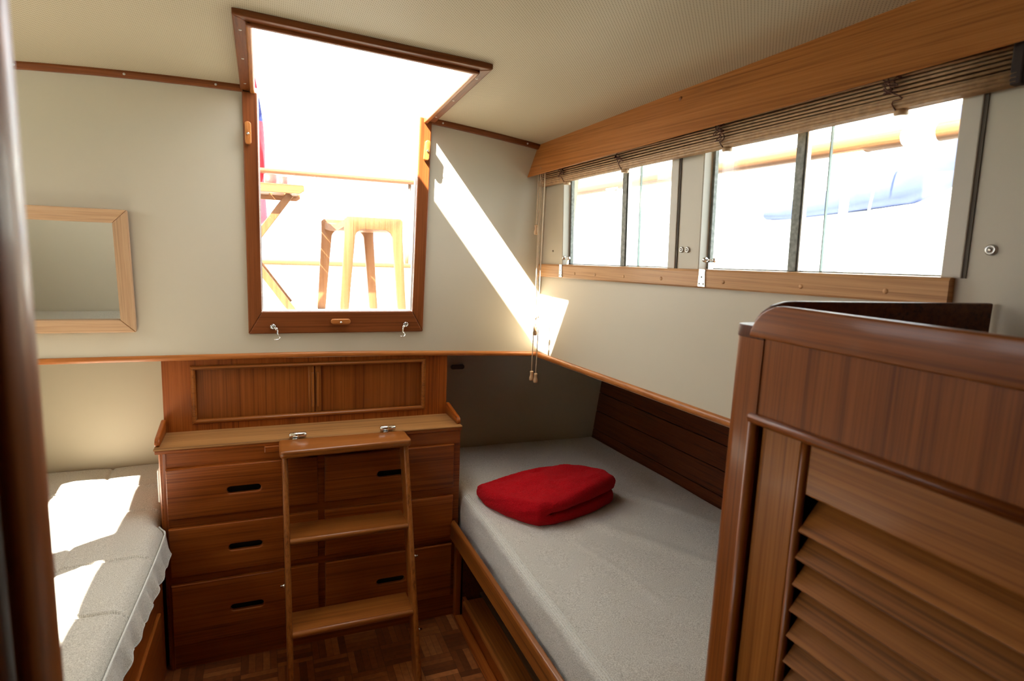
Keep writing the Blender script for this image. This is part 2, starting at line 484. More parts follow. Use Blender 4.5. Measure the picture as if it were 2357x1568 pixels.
T6 = math.tan(math.radians(6))
def BW(x, o, z):
    """after-bulkhead frame: x, distance o out of the wall into the cabin (negative y), z"""
    return Vector((x, 2.25 - T6*(z-1.035) + o, z))
_du = Vector((.0761, -.9971, 0)); _nu = Vector((.9971, .0761, 0)); _p0 = Vector((1.056, 2.253, 0))
def RW(u, o, z):
    """starboard cabin-side frame: u along the wall towards the camera, o outward, z"""
    return _p0 + _du*u + _nu*(o - .0428*(z-1.01)) + Vector((0, 0, z))
def LW(u, o, z):
    return Vector((-1.40 - .035*u*0 - o + .02*(z-1.4), 2.25 - u, z))
def ceil_z(x, y): return 1.912 - .061*(x+.128)**2 + .065*(2.16-y)

def slab(us, vs, holes, t0, t1, f):
    """slab over a (u, v) grid with rectangular holes, thickness t0..t1, mapped by f(u, t, v)"""
    us = sorted(set(round(u, 5) for u in us)); vs = sorted(set(round(v, 5) for v in vs))
    bm = bmesh.new(); V = {}
    def vert(i, j, k):
        if (i, j, k) not in V: V[(i, j, k)] = bm.verts.new(f(us[i], (t0, t1)[k], vs[j]))
        return V[(i, j, k)]
    nu, nv = len(us)-1, len(vs)-1
    def solid(i, j):
        if not (0 <= i < nu and 0 <= j < nv): return False
        cu, cv = (us[i]+us[i+1])/2, (vs[j]+vs[j+1])/2
        return not any(h[0] < cu < h[1] and h[2] < cv < h[3] for h in holes)
    for i in range(nu):
        for j in range(nv):
            if not solid(i, j): continue
            bm.faces.new((vert(i, j, 0), vert(i+1, j, 0), vert(i+1, j+1, 0), vert(i, j+1, 0)))
            bm.faces.new((vert(i, j, 1), vert(i, j+1, 1), vert(i+1, j+1, 1), vert(i+1, j, 1)))
            for di, dj, a, b in ((-1, 0, (i, j), (i, j+1)), (1, 0, (i+1, j), (i+1, j+1)), (0, -1, (i, j), (i+1, j)), (0, 1, (i, j+1), (i+1, j+1))):
                if not solid(i+di, j+dj):
                    bm.faces.new((vert(*a, 0), vert(*b, 0), vert(*b, 1), vert(*a, 1)))
    return bm
def lin(a, b, n): return [a + (b-a)*i/n for i in range(n+1)]

# ================================================================== THE SETTING
# ---- floor
struct('floor', MB().box(-2.0, 1.80, -1.2, 2.66, -.03, 0), M_PARQ)
# ---- ceiling: cambered, perforated vinyl, with the hatch opening
HX0, HX1, HY0, HY1 = -.022, .540, 1.607, 2.30
cb = slab(lin(-1.5, -.022, 14) + [HX0, HX1] + lin(.54, 1.35, 8), lin(-1.2, 1.607, 12) + [HY0] + lin(1.607, 2.30, 4),
          [(HX0, HX1, HY0, HY1)], 0, .045, lambda x, t, y: Vector((x, y, ceil_z(x, y)+t)))
struct('ceiling', cb, M_CEIL, smooth=30)
# ---- after bulkhead (upper part, leaning in), with the window opening
def bwf(u, t, v): return BW(u, t, v if v > 1.03 else 1.028 - .026*max(0, (u-.1)/.95)**1.6)
struct('wall_back', slab([-1.55, -.012, .527, .62, .72, .82, .92, 1.0, 1.17], [1.02, 1.185, 1.93], [(-.012, .527, 1.185, 1.99)], 0, .035, bwf), M_WALL)
# ---- lower after wall below the deck
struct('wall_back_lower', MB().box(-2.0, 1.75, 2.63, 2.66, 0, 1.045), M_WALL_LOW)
# ---- starboard cabin side with two window openings
WB = lambda u: 1.385 + .025*u
W1, W2 = (.193, .790), (.909, 1.530)
def rwf(u, t, v): # v in 0..3: 0 bottom, 1 sill, 2 head, 3 top
    z = {0: .997, 1: WB(u), 2: 1.775+.03*u, 3: 1.99}[int(round(v))]
    return RW(u, t, z)
struct('wall_right', slab([-.06, W1[0], W1[1], W2[0], W2[1], 3.4], [0, 1, 2, 3], [(W1[0], W1[1], 1, 2), (W2[0], W2[1], 1, 2)], 0, .04, rwf), M_WALL)
# ---- port cabin side with its two windows (they throw the sun patches)
def lwf(u, t, v): return LW(u, t, v)
struct('wall_left', slab([-.06, .24, .89, 1.03, 1.66, 3.4], [1.0, 1.425, 1.755, 1.95], [(.24, .89, 1.425, 1.755), (1.03, 1.66, 1.425, 1.755)], 0, .04, lwf), M_WALL)
# lower hull sides and the shelves over them
pl = MB()
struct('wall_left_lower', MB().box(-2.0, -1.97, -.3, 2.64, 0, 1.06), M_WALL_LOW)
# planked hull side on the right: five boards with real grooves
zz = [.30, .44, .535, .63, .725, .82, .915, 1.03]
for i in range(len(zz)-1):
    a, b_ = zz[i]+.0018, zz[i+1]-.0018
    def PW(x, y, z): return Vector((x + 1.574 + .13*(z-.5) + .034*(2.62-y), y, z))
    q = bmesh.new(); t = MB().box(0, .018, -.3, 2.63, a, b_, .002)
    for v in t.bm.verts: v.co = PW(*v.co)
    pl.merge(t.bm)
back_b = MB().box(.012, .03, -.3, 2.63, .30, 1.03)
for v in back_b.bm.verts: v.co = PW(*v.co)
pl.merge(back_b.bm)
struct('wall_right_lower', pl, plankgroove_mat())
# deck over the recesses (also the side decks outside)
dk = MB()
dk.box(-2.2, 2.6, 2.268, 2.9, 1.045, 1.072)
for f_, a_ in ((RW, 1.3), (LW, 1.3)):
    q = MB().box(-.02, 3.4, .002, a_, .998, 1.022)
    for v in q.bm.verts: v.co = f_(*v.co)
    dk.merge(q.bm)
struct('side_deck', dk, M_DECK)
# ---- the forward bulkhead left of the doorway, passage behind the camera
struct('wall_front', MB().box(-2.0, -.168, .430, .470, 0, 2.06), M_WALL)
struct('wall_front_right', MB().box(.72, 1.75, .04, .07, 0, 2.06), wood('plank', 'Z'))
pw = MB().box(-.46, -.43, -1.2, .430, 0, 2.08)
struct('wall_passage_left', pw, wood('plank', 'Z'))
struct('wall_passage_right', MB().box(.74, .77, -1.2, .04, 0, 2.08), wood('plank', 'Z'))
struct('wall_passage_end', MB().box(-.46, .77, -1.23, -1.2, 0, 2.12), wood('plank', 'Z'))
# ---- varnished door post close to the camera on the left
dp = thing('door_1', None, None, (-.15, .44, 0)); dp['kind'] = 'structure'
del_keys = [k for k in ('label', 'category') if k in dp.keys()]
obj('door_post', MB().prism([(-.147, .425), (-.1475, .475), (-.141, .4755), (-.1355, .470), (-.1335, .455), (-.1345, .440), (-.139, .428), (-.143, .425)], 'Z', 0, 2.05), wood('locker', 'Z'), dp, smooth=50)
obj('door_edge', MB().box(-.176, -.1505, .418, .455, 0, 2.05, .004), wood('locker', 'Z'), dp)
obj('door_panel', MB().box(-.43, -.176, .420, .430, 0, 2.05), wood('locker', 'Z'), dp)

# ---- rub rails (trim) at the foot of the upper walls
def rail_prof(mb, axis_pts, mapf): pass
def halfround(r, n=8): return [(-r*math.sin(PI*i/n)*.95, -r*math.cos(PI*i/n)) for i in range(n+1)]
def sweep(pts2, path, f):
    """pts2: section (o, z); path: list of u; f(u, o, z)->Vector"""
    b = bmesh.new(); rings = [[b.verts.new(f(u, o, z)) for o, z in pts2] for u in path]
    n = len(pts2)
    for A, B in zip(rings, rings[1:]):
        for k in range(n): b.faces.new((A[k], A[(k+1) % n], B[(k+1) % n], B[k]))
    b.faces.new(rings[0][::-1]); b.faces.new(rings[-1]); return b
def back_rail(u, o, z):
    zr = 1.037 - .026*max(0, (u-.1)/.95)**1.6
    return BW(u, o, zr+z)
struct('trim_1', sweep([(o*1.3+.004, z) for o, z in halfround(.0105)], lin(-1.5, 1.052, 24), back_rail), wood('rail', 'X'), smooth=60)
struct('trim_2', sweep([(o*1.2+.003, z) for o, z in halfround(.0125)], lin(-.002, 2.0, 10), lambda u, o, z: RW(u, o, 1.010+z)), wood('rail', 'Y'), smooth=60)
struct('trim_3', sweep([(o*1.2+.003, z) for o, z in halfround(.0125)], lin(-.002, 1.78, 10), lambda u, o, z: LW(u, o, 1.010+z)), wood('rail', 'Y'), smooth=60)
# ceiling battens on the after bulkhead
def ctrim(u, o, z): 
    y = 2.157
    return BW(u, o, ceil_z(u, y)+z)
tp = [(.004, .001), (-.014, .001), (-.016, -.005), (-.014, -.016), (-.010, -.018), (.004, -.018)]
struct('trim_4', sweep(tp, lin(-1.4, -.046, 10), ctrim), wood('frame', 'X'))
struct('trim_5', sweep(tp, lin(.560, 1.0, 6), ctrim), wood('frame', 'X'))
# screws in the battens belong to them
def screw(mb, c, n, r=.0035, h=.0015):
    mb.lathe([(r, -.002), (r, h*.5), (r*.6, h), (0.0003, h)], c, n, 10); return mb
for nm, xs in (('trim_4', (-.62, -.36, -.12)), ('trim_5', (.60, .93))):
    for x in xs:
        obj('screw', screw(MB(), BW(x, -.0155, ceil_z(x, 2.157)-.009), (0, -1, -.1)), M_STEEL, bpy.data.objects[nm])

# ================================================================== WINDOW 1 (after window) + hatch
win = thing('window_1', None, None, (.257, 2.24, 1.117)); win['kind'] = 'structure'
fx0, fx1, fz0, fz1 = -.048, .561, 1.117, 1.895
ix0, ix1, iz0 = -.004, .518, 1.195
def fboard(pts): return MB().prism(pts, 'Y', -.014, .002, .0035)
obj('window_frame', fboard([(fx0, fz0), (ix0, iz0), (ix0, fz1), (fx0, fz1)]), wood('frame', 'Z', 'Y'), win, BW)
obj('window_frame', fboard([(ix1, iz0), (fx1, fz0), (fx1, fz1-.02), (ix1, fz1-.01)]), wood('frame', 'Z', 'Y'), win, BW)
obj('window_frame', fboard([(fx0, fz0), (fx1, fz0), (ix1, iz0), (ix0, iz0)]), wood('frame', 'X'), win, BW)
obj('sill_strip', MB().box(ix0, ix1, -.004, .030, 1.185, 1.1975, .002), M_WHITE, win, BW, label='white strip under the glass')
obj('glazing_channel', MB().box(-.006, .000, .012, .030, 1.195, 1.89), M_WHITE, win, BW)
obj('glazing_channel', MB().box(.5150, .5210, .012, .030, 1.195, 1.88), M_WHITE, win, BW)
obj('pane', MB().box(-.002, .517, .018, .022, 1.197, 1.885), M_GLASS, win, BW)
def button(cx, cz, horiz, tilt=0):
    L, Wd = .034, .0095
    o = rrect(-L, L, -Wd, Wd, Wd*.9) if horiz else rrect(-Wd, Wd, -L, L, Wd*.9)
    ca, sa = math.cos(tilt), math.sin(tilt)
    o = [(cx + x*ca - y*sa, cz + x*sa + y*ca) for x, y in o]
    b = obj('turn_button', MB().plate([o], 'Y', -.033, -.015, .003), wood('rail', 'X' if horiz else 'Z'), win, BW, smooth=50, label='small wooden turn button')
    obj('button_screw', MB().lathe([(.004, 0), (.004, .002), (.0025, .0035), (.0003, .004)], BW(cx, -.0335, cz-.002), (0, -1, -.1), 12), M_CHROME, b)
button(-.033, 1.770, False); button(.5445, 1.772, False, -.06); button(.256, 1.160, True)

# ceiling hatch: varnished frame round the opening, white coaming above, unseen lid added to port to cut the sun
hatch = thing('ceiling_hatch', 'open ceiling hatch with varnished teak frame above the aft window', 'hatch', (.257, 1.9, 1.9))
def CEI(x, y, t): return Vector((x, y, ceil_z(x, y) + t))
def cei_board(pts):
    m = MB().prism(pts, 'Z', -.014, .002, .003); return m
obj('frame_board', cei_board([(-.052, 1.572), (-.020, 1.604), (-.020, 2.158), (-.052, 2.158)]), wood('frame', 'Y'), hatch, CEI)
obj('frame_board', cei_board([(.540, 1.604), (.572, 1.572), (.572, 2.158), (.540, 2.158)]), wood('frame', 'Y'), hatch, CEI)
obj('frame_board', cei_board([(-.052, 1.572), (.572, 1.572), (.540, 1.604), (-.020, 1.604)]), wood('frame', 'X'), hatch, CEI)
# inner raised lip
obj('inner_lip', MB().box(-.024, -.010, 1.600, 2.162, -.022, .05, .004), wood('rail', 'Y'), hatch, CEI)
obj('inner_lip', MB().box(.532, .546, 1.600, 2.162, -.022, .05, .004), wood('rail', 'Y'), hatch, CEI)
obj('inner_lip', MB().box(-.024, .546, 1.600, 1.616, -.022, .05, .004), wood('frame', 'X'), hatch, CEI)
# white coaming on deck
co = MB()
co.box(-.05, -.020, 1.57, 2.22, .045, .085, .004); co.box(.545, .575, 1.57, 2.22, .045, .085, .004); co.box(-.05, .575, 1.57, 1.60, .045, .085, .004)
obj('coaming', co, M_WHITE, hatch, CEI, label='white moulded coaming on deck')
for x, y in ((-.037, 1.66), (-.037, 1.86), (-.037, 2.08), (.557, 1.66), (.557, 1.88), (.557, 2.08), (.06, 1.587), (.30, 1.587), (.50, 1.587)):
    obj('screw', screw(MB(), CEI(x, y, -.0135), (0, 0, -1), .0038), M_STEEL, hatch)
# unseen lid on edge, sized and lengthened to bound the sun stripe
obj('lid', MB().box(-.047, -.022, 1.41, 2.22, 2.03, 2.345, .004), wood('frame', 'Y'), hatch, label='unseen hatch lid on edge, sized to block the sun')

# ================================================================== STARBOARD WINDOWS
def rw_window(name, a, b, mull, near_strip):
    wn = thing(name, None, None, RW((a+b)/2, 0, 1.40)); wn['kind'] = 'structure'
    zb = lambda u: WB(u)
    def R(u, o, z): return RW(u, o, z + .025*u)      # z relative at u = 0
    def R2(u, o, z): return RW(u, o, z + .03*u)
    # near-side painted strip standing proud, then a dark strip coloured as the groove's shade
    obj('jamb_strip', MB().box(b, b+near_strip, -.006, .030, 1.385, 1.80, .002), M_JAMB, wn, R)
    obj('groove_shade', MB().box(b+near_strip, b+near_strip+.006, -.003, .002, 1.385, 1.80), M_GROOVE, wn, R)
    obj('reveal', MB().box(a-.001, a+.003, .001, .034, 1.387, 1.80), M_JAMB, wn, R)
    # aluminium channel on the far side, sliding panes and their meeting stile
    obj('channel', MB().box(a+.004, a+.012, .030, .042, 1.386, 1.80), M_ALU, wn, R)
    obj('channel', MB().box(a, b, .030, .046, 1.382, 1.390), M_ALU, wn, R)
    obj('meeting_stile', MB().box(mull-.016, mull+.006, .020, .040, 1.388, 1.80, .001), M_ALU, wn, R, label='weathered grey meeting stile')
    obj('meeting_stile', MB().box(mull+.007, mull+.011, .024, .036, 1.388, 1.80), M_STEEL, wn, R)
    obj('pane', MB().box(a+.010, mull, .033, .036, 1.388, 1.80), M_GLASS, wn, R)
    obj('pane', MB().box(mull, b, .026, .029, 1.388, 1.80), M_GLASS, wn, R)
    obj('pane_edge', MB().box(mull+.062, mull+.0645, .029, .036, 1.388, 1.80), plain('green_glass_edge', (.30, .42, .38), .2), wn, R)
    return wn
M_GROOVE = plain('groove_shade_brown', (.11, .09, .07), .7)  # dark colour stands for shade in the groove beside the jamb
rw_window('window_2', W1[0], W1[1], .545, .030)
rw_window('window_3', W2[0], W2[1], 1.195, .034)
# sill board under the windows with plugs
sill = struct('trim_6', sweep([(.002, -.050), (-.014, -.050), (-.018, -.046), (-.018, -.006), (-.014, 0), (.030, .002), (.030, -.01), (.002, -.012)], lin(.028, 1.552, 8), lambda u, o, z: RW(u, o, WB(u)+.0005+z)), wood('sill', 'Y', 'X'))
for u in (.31, .44, .60, .78, 1.02, 1.25, 1.44):
    obj('wood_plug', MB().lathe([(.0055, -.002), (.0055, .0003), (.0003, .0003)], RW(u, -.0181, WB(u)-.030), -_nu, 14), wood('sill', 'Z'), sill)
# cover panel screws on the cabin side
def wall_screw(u, z, label, r=.0085, group=None):
    t = thing('screw_cap', label, 'screw', RW(u, 0, z), group)
    obj('washer', MB().lathe([(r, -.001), (r, .003), (r*.8, .005), (r*.55, .005), (r*.5, .003), (.0003, .003)], RW(u, 0, z), -_nu, 20), M_STEEL, t)
    obj('screw_head', MB().lathe([(r*.45, .002), (r*.42, .0055), (.0003, .006)], RW(u, 0, z), -_nu, 12), M_STEEL, t)
    return t
wall_screw(.843, 1.460, 'steel screw cap between the two windows, the one nearer the back corner')
wall_screw(.866, 1.460, 'steel screw cap between the two windows, the one nearer the camera')
wall_screw(1.603, 1.475, 'single large steel screw cap on wall beside the big window', .0095)
wall_screw(.125, 1.440, 'small steel screw behind the hanging blind cords', .004)
# window latches: plate with three holes, crank and knurled knob
def latch(u, label, s=1.0):
    z0 = WB(u)
    t = thing('window_latch', label, 'window latch', RW(u, -.02, z0-.05), 'window latches on the sill')
    def R(a, o, z): return RW(u + a, o, z0 + z)
    pl_ = MB().plate([[(-.0135*s, -.046), (.0135*s, -.046), (.0105*s, -.001), (-.0105*s, -.001)]], 'Y', -.0205, -.0185, .0006)
    pl_.box(-.0105*s, .0105*s, -.0205, .012, -.0015, .0010)
    pl_.box(-.009*s, .009*s, .010, .012, -.001, .020, .0005)
    obj('plate', pl_, M_CHROME, t, R)
    for a, z in ((0, -.020), (-.0075*s, -.038), (.0075*s, -.038)):
        obj('screw', screw(MB(), R(a, -.0205, z), -_nu, .0026, .001), M_ALU, t)
    k = MB().tube([R(-.016, .004, .026), R(.018, .004, .026)], .0028, 10)
    k.lathe([(.0065, 0), (.0075, .002), (.0075, .008), (.0055, .010), (.0003, .010)], R(-.020, .004, .026), _du, 16)
    k.lathe([(.0055, 0), (.0062, .002), (.0055, .006), (.0003, .006)], R(.016, .004, .026), _du, 16)
    obj('knob', k, M_CHROME, t)
    return t
latch(.215, 'small chrome window latch on sill beside the blind cords', .8)
latch(.945, 'large chrome window latch on sill below the gap between windows')

# ---- valance board over the windows
va = thing('valance', 'long leaning teak valance board above the bamboo blind', 'valance', (1.03, 1.2, 1.75))
def VAL(t, o, k):
    """t distance from the bulkhead, k 0 bottom .. 1 top, o thickness outward"""
    bot = Vector((.946 + .0901*t, 2.178 - t, 1.713 + .0492*t))
    xt = .983 + .0763*t; yt = 2.166 - t
    top = Vector((xt, yt, ceil_z(xt, yt) + .004))
    return bot.lerp(top, k) + Vector((o, 0, o*.45))
vb = bmesh.new()
sec = [(.0, .03), (.002, .008), (.006, 0), (.012, .0), (.016, .03), (.016, .985), (0, .985)]
vb = sweep(sec, lin(0, 2.1, 14), VAL)
obj('board', vb, wood('valance', 'Y', 'X'), va)
for t, k in ((.78, .80), (1.42, .93)):
    n_ = Vector((-1, 0, .28)).normalized()
    obj('wood_plug', MB().lathe([(.006, -.002), (.006, .0004), (.0003, .0004)], VAL(t, 0, k), n_, 14), wood('step', 'Z'), va)

# ---- bamboo roman blind, drawn up
bl = thing('bamboo_blind', 'drawn up bamboo blind hanging below the teak valance', 'blind', RW(.8, -.03, 1.80))
BB = lambda u: 1.681 + .0335*u
sl = MB(); r_ = random.Random(3)
for i in range(12):
    z = .021 + i*.0074
    for lay in range(3):
        j = r_.uniform(-.0008, .0008)
        sl.tube([RW(u, -.027 + .0075*lay + .0015*math.sin(i*1.9+lay) + j, BB(u) + z + (.0025, .0050, .0)[lay] + .0005*math.sin(u*7+i)) for u in lin(.014 + r_.uniform(-.006, .006), 1.620, 14)], .0028, 7)
for k in range(3):   # bottom bundle of folded slats
    for i in range(3):
        sl.tube([RW(u, -.016 - .0070*k, BB(u) + .004 + i*.0066 + .0010*math.sin(u*4+k)) for u in lin(.014, 1.620, 14)], .0042, 8)
obj('slats', sl, plain('bamboo_slats', (.50, .31, .165), .45, var=.18, scale=70), bl)
obj('backing_fold', sweep([(-.0085, .012), (-.0075, .012), (-.0075, .100), (-.0085, .100)], lin(.016, 1.618, 14), lambda u, o, z: RW(u, o, BB(u)+z)), plain('shaded_bamboo_weave', (.30, .17, .085), .6, var=.3, scale=120), bl)  # sheet coloured darker so the gaps between slats look shaded
obj('end_tape', MB().box(1.610, 1.628, -.034, -.012, 1.6815, 1.778, .003), plain('dark_brown_tape', (.030, .014, .010), .7), bl, lambda u, o, z: RW(u, o, z + .0335*u))
obj('head_rail', MB().box(.0, 1.62, -.026, -.006, 1.782, 1.792), wood('sill', 'Y'), bl, lambda u, o, z: RW(u, o, z + .0335*u))
for q, u0 in enumerate((.245, .585, 1.0, 1.425)):
    rr = random.Random(q); pts = []
    for i in range(64):
        pts.append(RW(u0 + rr.uniform(-.026, .026), -.039 + rr.uniform(-.006, .002), BB(u0) + .092 - i*.0011 + rr.uniform(-.016, .016)))
    pts += [RW(u0 - .004, -.038, BB(u0) + .02), RW(u0 + .004, -.037, BB(u0) + .004), RW(u0 + .010, -.030, BB(u0) - .004)]
    # smooth the scribble
    sm = []
    for i in range(len(pts)-1):
        for f in (0, .5): sm.append(pts[i].lerp(pts[i+1], f))
    for _ in range(2): sm = [sm[0]] + [(sm[i-1]+sm[i]*2+sm[i+1])/4 for i in range(1, len(sm)-1)] + [sm[-1]]
    obj('cord_tangle', MB().tube(sm, .0012, 5), M_DKCORD, bl)
    obj('cord_button', MB().lathe([(.010, 0), (.0125, .002), (.0125, .008), (.009, .011), (.0003, .011)], RW(u0 + .012, -.024, BB(u0) - .010), (0, 0, 1), 20), M_TASSEL, bl)
tas = [(.0030, 0), (.0070, .001), (.0082, .006), (.0078, .012), (.0052, .020), (.0050, .025), (.0066, .032), (.0060, .035), (.0022, .036)]
cx_, cy_ = .965, 2.083
def cord(ofs, z1, w=.0018, wob=0):
    ox, oy = ofs
    return MB().tube([(cx_+ox + wob*math.sin(z*40), cy_+oy + .002*math.sin(z*9+ox*99), z) for z in lin(1.745, z1, 26)], w, 6)
for i, ((ox, oy), zt) in enumerate((((-.002, .026), 1.506), ((.004, .008), 1.123), ((-.004, .004), .946), ((.010, -.004), .938))):
    obj('pull_cord', cord((ox, oy), zt+.03), M_CORD, bl)
    obj('cord_tassel', MB().lathe([(a*1.08, b_*1.05) for a, b_ in tas], (cx_+ox, cy_+oy, zt-.008), (0, 0, 1), 18), M_TASSEL, bl)
obj('pull_cord', cord((.004, -.014), 1.185, .0016), M_CORD, bl)
obj('cord_knot', MB().lathe([(.001, -.009), (.006, -.006), (.0075, 0), (.006, .006), (.001, .009)], (cx_+.002, cy_+.002, 1.189), (.3, .2, 1), 12), M_CORD, bl)

# ================================================================== MIRROR
def MW(x, o, z): return BW(x, o - (z-1.13)*.0195, z)
mi = thing('wall_mirror', 'maple framed wall mirror left of the aft window', 'mirror', (-.66, 2.22, 1.13))
mx0, mx1, mz0, mz1, mw = -.96, -.377, 1.130, 1.512, .041
def fr(pts, ax): return MB().prism(pts, 'Y', -.026, -.004, .004)
obj('frame_board', fr([(mx0, mz0), (mx1, mz0), (mx1-mw, mz0+mw), (mx0+mw, mz0+mw)], 'X'), wood('maple', 'X'), mi, MW)
obj('frame_board', fr([(mx0, mz1), (mx0+mw, mz1-mw), (mx1-mw, mz1-mw), (mx1, mz1)], 'X'), wood('maple', 'X'), mi, MW)
obj('frame_board', fr([(mx1, mz0), (mx1, mz1), (mx1-mw, mz1-mw), (mx1-mw, mz0+mw)], 'Z'), wood('maple', 'Z', 'Y'), mi, MW)
obj('frame_board', fr([(mx0, mz0), (mx0+mw, mz0+mw), (mx0+mw, mz1-mw), (mx0, mz1)], 'Z'), wood('maple', 'Z', 'Y'), mi, MW)
obj('mirror_glass', MB().box(mx0+.03, mx1-.03, -.014, -.010, mz0+.03, mz1-.03), M_MIRROR, mi, MW)
obj('backing', MB().box(mx0+.02, mx1-.02, -.009, -.0005, mz0+.02, mz1-.02), M_DARKCAV, mi, MW)

# ================================================================== CHROME HOOKS under the aft window
def hook(x, z, lean, label):
    t = thing('swivel_hook', label, 'hook', BW(x, -.014, z), 'chrome hooks under the aft window')
    obj('rose', MB().lathe([(.0100, 0), (.0105, .002), (.0088, .006), (.0068, .007), (.0068, .004), (.0003, .004)], BW(x, -.014, z), (0, -1, -.1), 24), M_CHROME, t)
    k = MB()
    a = BW(x, -.016, z-.001); b_ = BW(x + .011*lean, -.030, z-.007); c = BW(x + .014*lean, -.033, z-.012)
    k.tube([a, a.lerp(b_, .5)+Vector((0, 0, -.001)), b_], [.0035, .0030, .0042], 10)
    k.lathe([(.001, -.005), (.0050, -.003), (.0055, 0), (.0045, .004), (.001, .006)], b_, (0, 0, 1), 14)
    pts = [b_, c, c+Vector((-.001, 0, -.012)), c+Vector((.004, -.002, -.018)), c+Vector((.0075, -.004, -.024)), c+Vector((.004, -.007, -.030)), c+Vector((-.004, -.009, -.031)), c+Vector((-.012, -.010, -.029))]
    k.tube(pts, [.003, .0028, .0024, .0024, .0022, .0020, .0018, .0014], 8)
    obj('hook', k, M_CHROME, t)
hook(.030, 1.143, 1, 'chrome swivel hook below the left corner of aft window')
hook(.494, 1.146, -1, 'chrome swivel hook below the right corner of aft window')

# ================================================================== DRESSER with hutch
dr = thing('dresser', 'built-in teak dresser with six drawers and a sliding-door hutch', 'dresser', (.19, 2.1, 0))
DX0, DX1 = -.318, .682
bays = [(-.285, .152, .548, .697), (-.285, .152, .347, .496), (-.285, .152, .104, .298),
        (.197, .645, .548, .697), (.197, .645, .347, .496), (.197, .645, .104, .298)]
obj('face_frame', MB().plate([rect(DX0+.006, DX1, .0, .757)] + [rect(*b_)[::-1] for b_ in bays], 'Y', 2.100, 2.118), wood('teak', 'X'), dr)
# rounded left corner post of the carcass
obj('corner_post', MB().prism([(DX0, 2.12), (DX0, 2.112), (DX0+.006, 2.1015), (DX0+.014, 2.098), (DX0+.022, 2.098), (DX0+.022, 2.12)], 'Z', 0, .765), wood('teak', 'Z'), dr, smooth=60)
obj('side_panel', MB().box(DX0, DX0+.018, 2.118, 2.60, 0, .757), wood('teak', 'Y'), dr)
obj('side_panel', MB().box(DX1-.018, DX1, 2.118, 2.60, 0, .757), wood('teak', 'Y'), dr)
obj('back_panel', MB().box(DX0+.018, DX1-.018, 2.56, 2.58, 0, .757), M_DARKCAV, dr)
obj('countertop', MB().box(-.329, .687, 2.092, 2.62, .768, .775, .0025), wood('top', 'X'), dr)
obj('counter_edge', MB().box(-.326, .685, 2.094, 2.112, .756, .769, .003), wood('teak', 'X'), dr)
def fiddle(x0, x1):
    o = [(2.275, .775), (2.118, .775), (2.111, .782), (2.112, .791), (2.120, .799), (2.134, .803), (2.262, .821), (2.275, .821)]
    return MB().prism(o, 'X', x0, x1, .003)
obj('fiddle', fiddle(-.328, -.313), wood('teak', 'Y'), dr, smooth=60)
obj('fiddle', fiddle(.671, .686), wood('teak', 'Y'), dr, smooth=60)
rows = [(.537, .706), (.336, .505), (.093, .308)]
handles = {0: -.071, 1: .420}
for c, (x0, x1) in enumerate(((-.297, .163), (.186, .655))):
    for r_i, (z0, z1) in enumerate(rows):
        hx = handles[c]; hz = (z0+z1)/2 - .003 + (.0 if r_i < 2 else .0)
        slot = rrect(hx-.052, hx+.052, hz-.0115, hz+.0115, .011)
        d = obj('drawer', MB().plate([rect(x0, x1, z0, z1), slot[::-1]], 'Y', 2.084, 2.102, .0045), wood('teak', 'X'), dr, smooth=40)
        # a pocket behind the finger slot, coloured dark as shade
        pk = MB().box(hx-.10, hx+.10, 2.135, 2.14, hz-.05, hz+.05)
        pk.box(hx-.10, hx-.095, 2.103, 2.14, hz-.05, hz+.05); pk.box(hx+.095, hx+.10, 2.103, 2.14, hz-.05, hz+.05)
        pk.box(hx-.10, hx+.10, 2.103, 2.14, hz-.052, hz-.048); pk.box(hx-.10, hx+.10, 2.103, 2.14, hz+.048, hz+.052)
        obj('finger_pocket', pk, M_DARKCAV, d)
# hutch
obj('hutch_panel', MB().plate([rect(-.320, .673, .775, 1.030), rect(-.222, .572, .812, .992)[::-1]], 'Y', 2.270, 2.290), wood('teak', 'Z'), dr)
obj('hutch_side', MB().box(-.320, -.306, 2.290, 2.62, .775, 1.028), wood('teak', 'Y'), dr)
obj('hutch_side', MB().box(.659, .673, 2.290, 2.62, .775, 1.028), wood('teak', 'Y'), dr)
def molding(x0, x1, z0, z1, y, wd=.014, d=.010):
    m = MB(); s = [(-d*math.sin(PI*i/6), wd/2 - wd/2*math.cos(PI*i/6)) for i in range(7)]
    def bar(p0, p1, inx, inz, ax):
        b = bmesh.new(); L = []
        for (px, pz), sg in ((p0, 1), (p1, -1)):
            ring = []
            for o, q in s:
                ring.append(b.verts.new((px + inx*q + (sg*q if ax == 'X' else 0), y+o, pz + inz*q + (sg*q if ax == 'Z' else 0))))
            L.append(ring)
        for k in range(6):
            f = b.faces.new((L[0][k], L[0][k+1], L[1][k+1], L[1][k])); f.smooth = True
        m.merge(b)
    bar((x0, z0), (x1, z0), 0, 1, 'X'); bar((x0, z1), (x1, z1), 0, -1, 'X')
    bar((x0, z0), (x0, z1), 1, 0, 'Z'); bar((x1, z0), (x1, z1), -1, 0, 'Z')
    return m
obj('door_molding', molding(-.235, .585, .799, 1.005, 2.2705, .016, .013), wood('step', 'X'), dr)
for x0, x1, px, sgn in ((-.222, .172, .158, 1), (.172, .572, .182, -1)):
    y0 = 2.283 if sgn > 0 else 2.288
    d = obj('sliding_door', MB().box(x0, x1, y0, y0+.004, .812, .992), wood('locker', 'Z'), dr)
    obj('door_pull', MB().plate([rect(px-.010, px+.010, .813, .991)], 'Y', y0-.010, y0, .002).plate([rrect(px-.003+.003*sgn, px+.006+.003*sgn, .835, .965, .004)], 'Y', y0-.018, y0-.010, .002), wood('step', 'Z'), d, smooth=50)
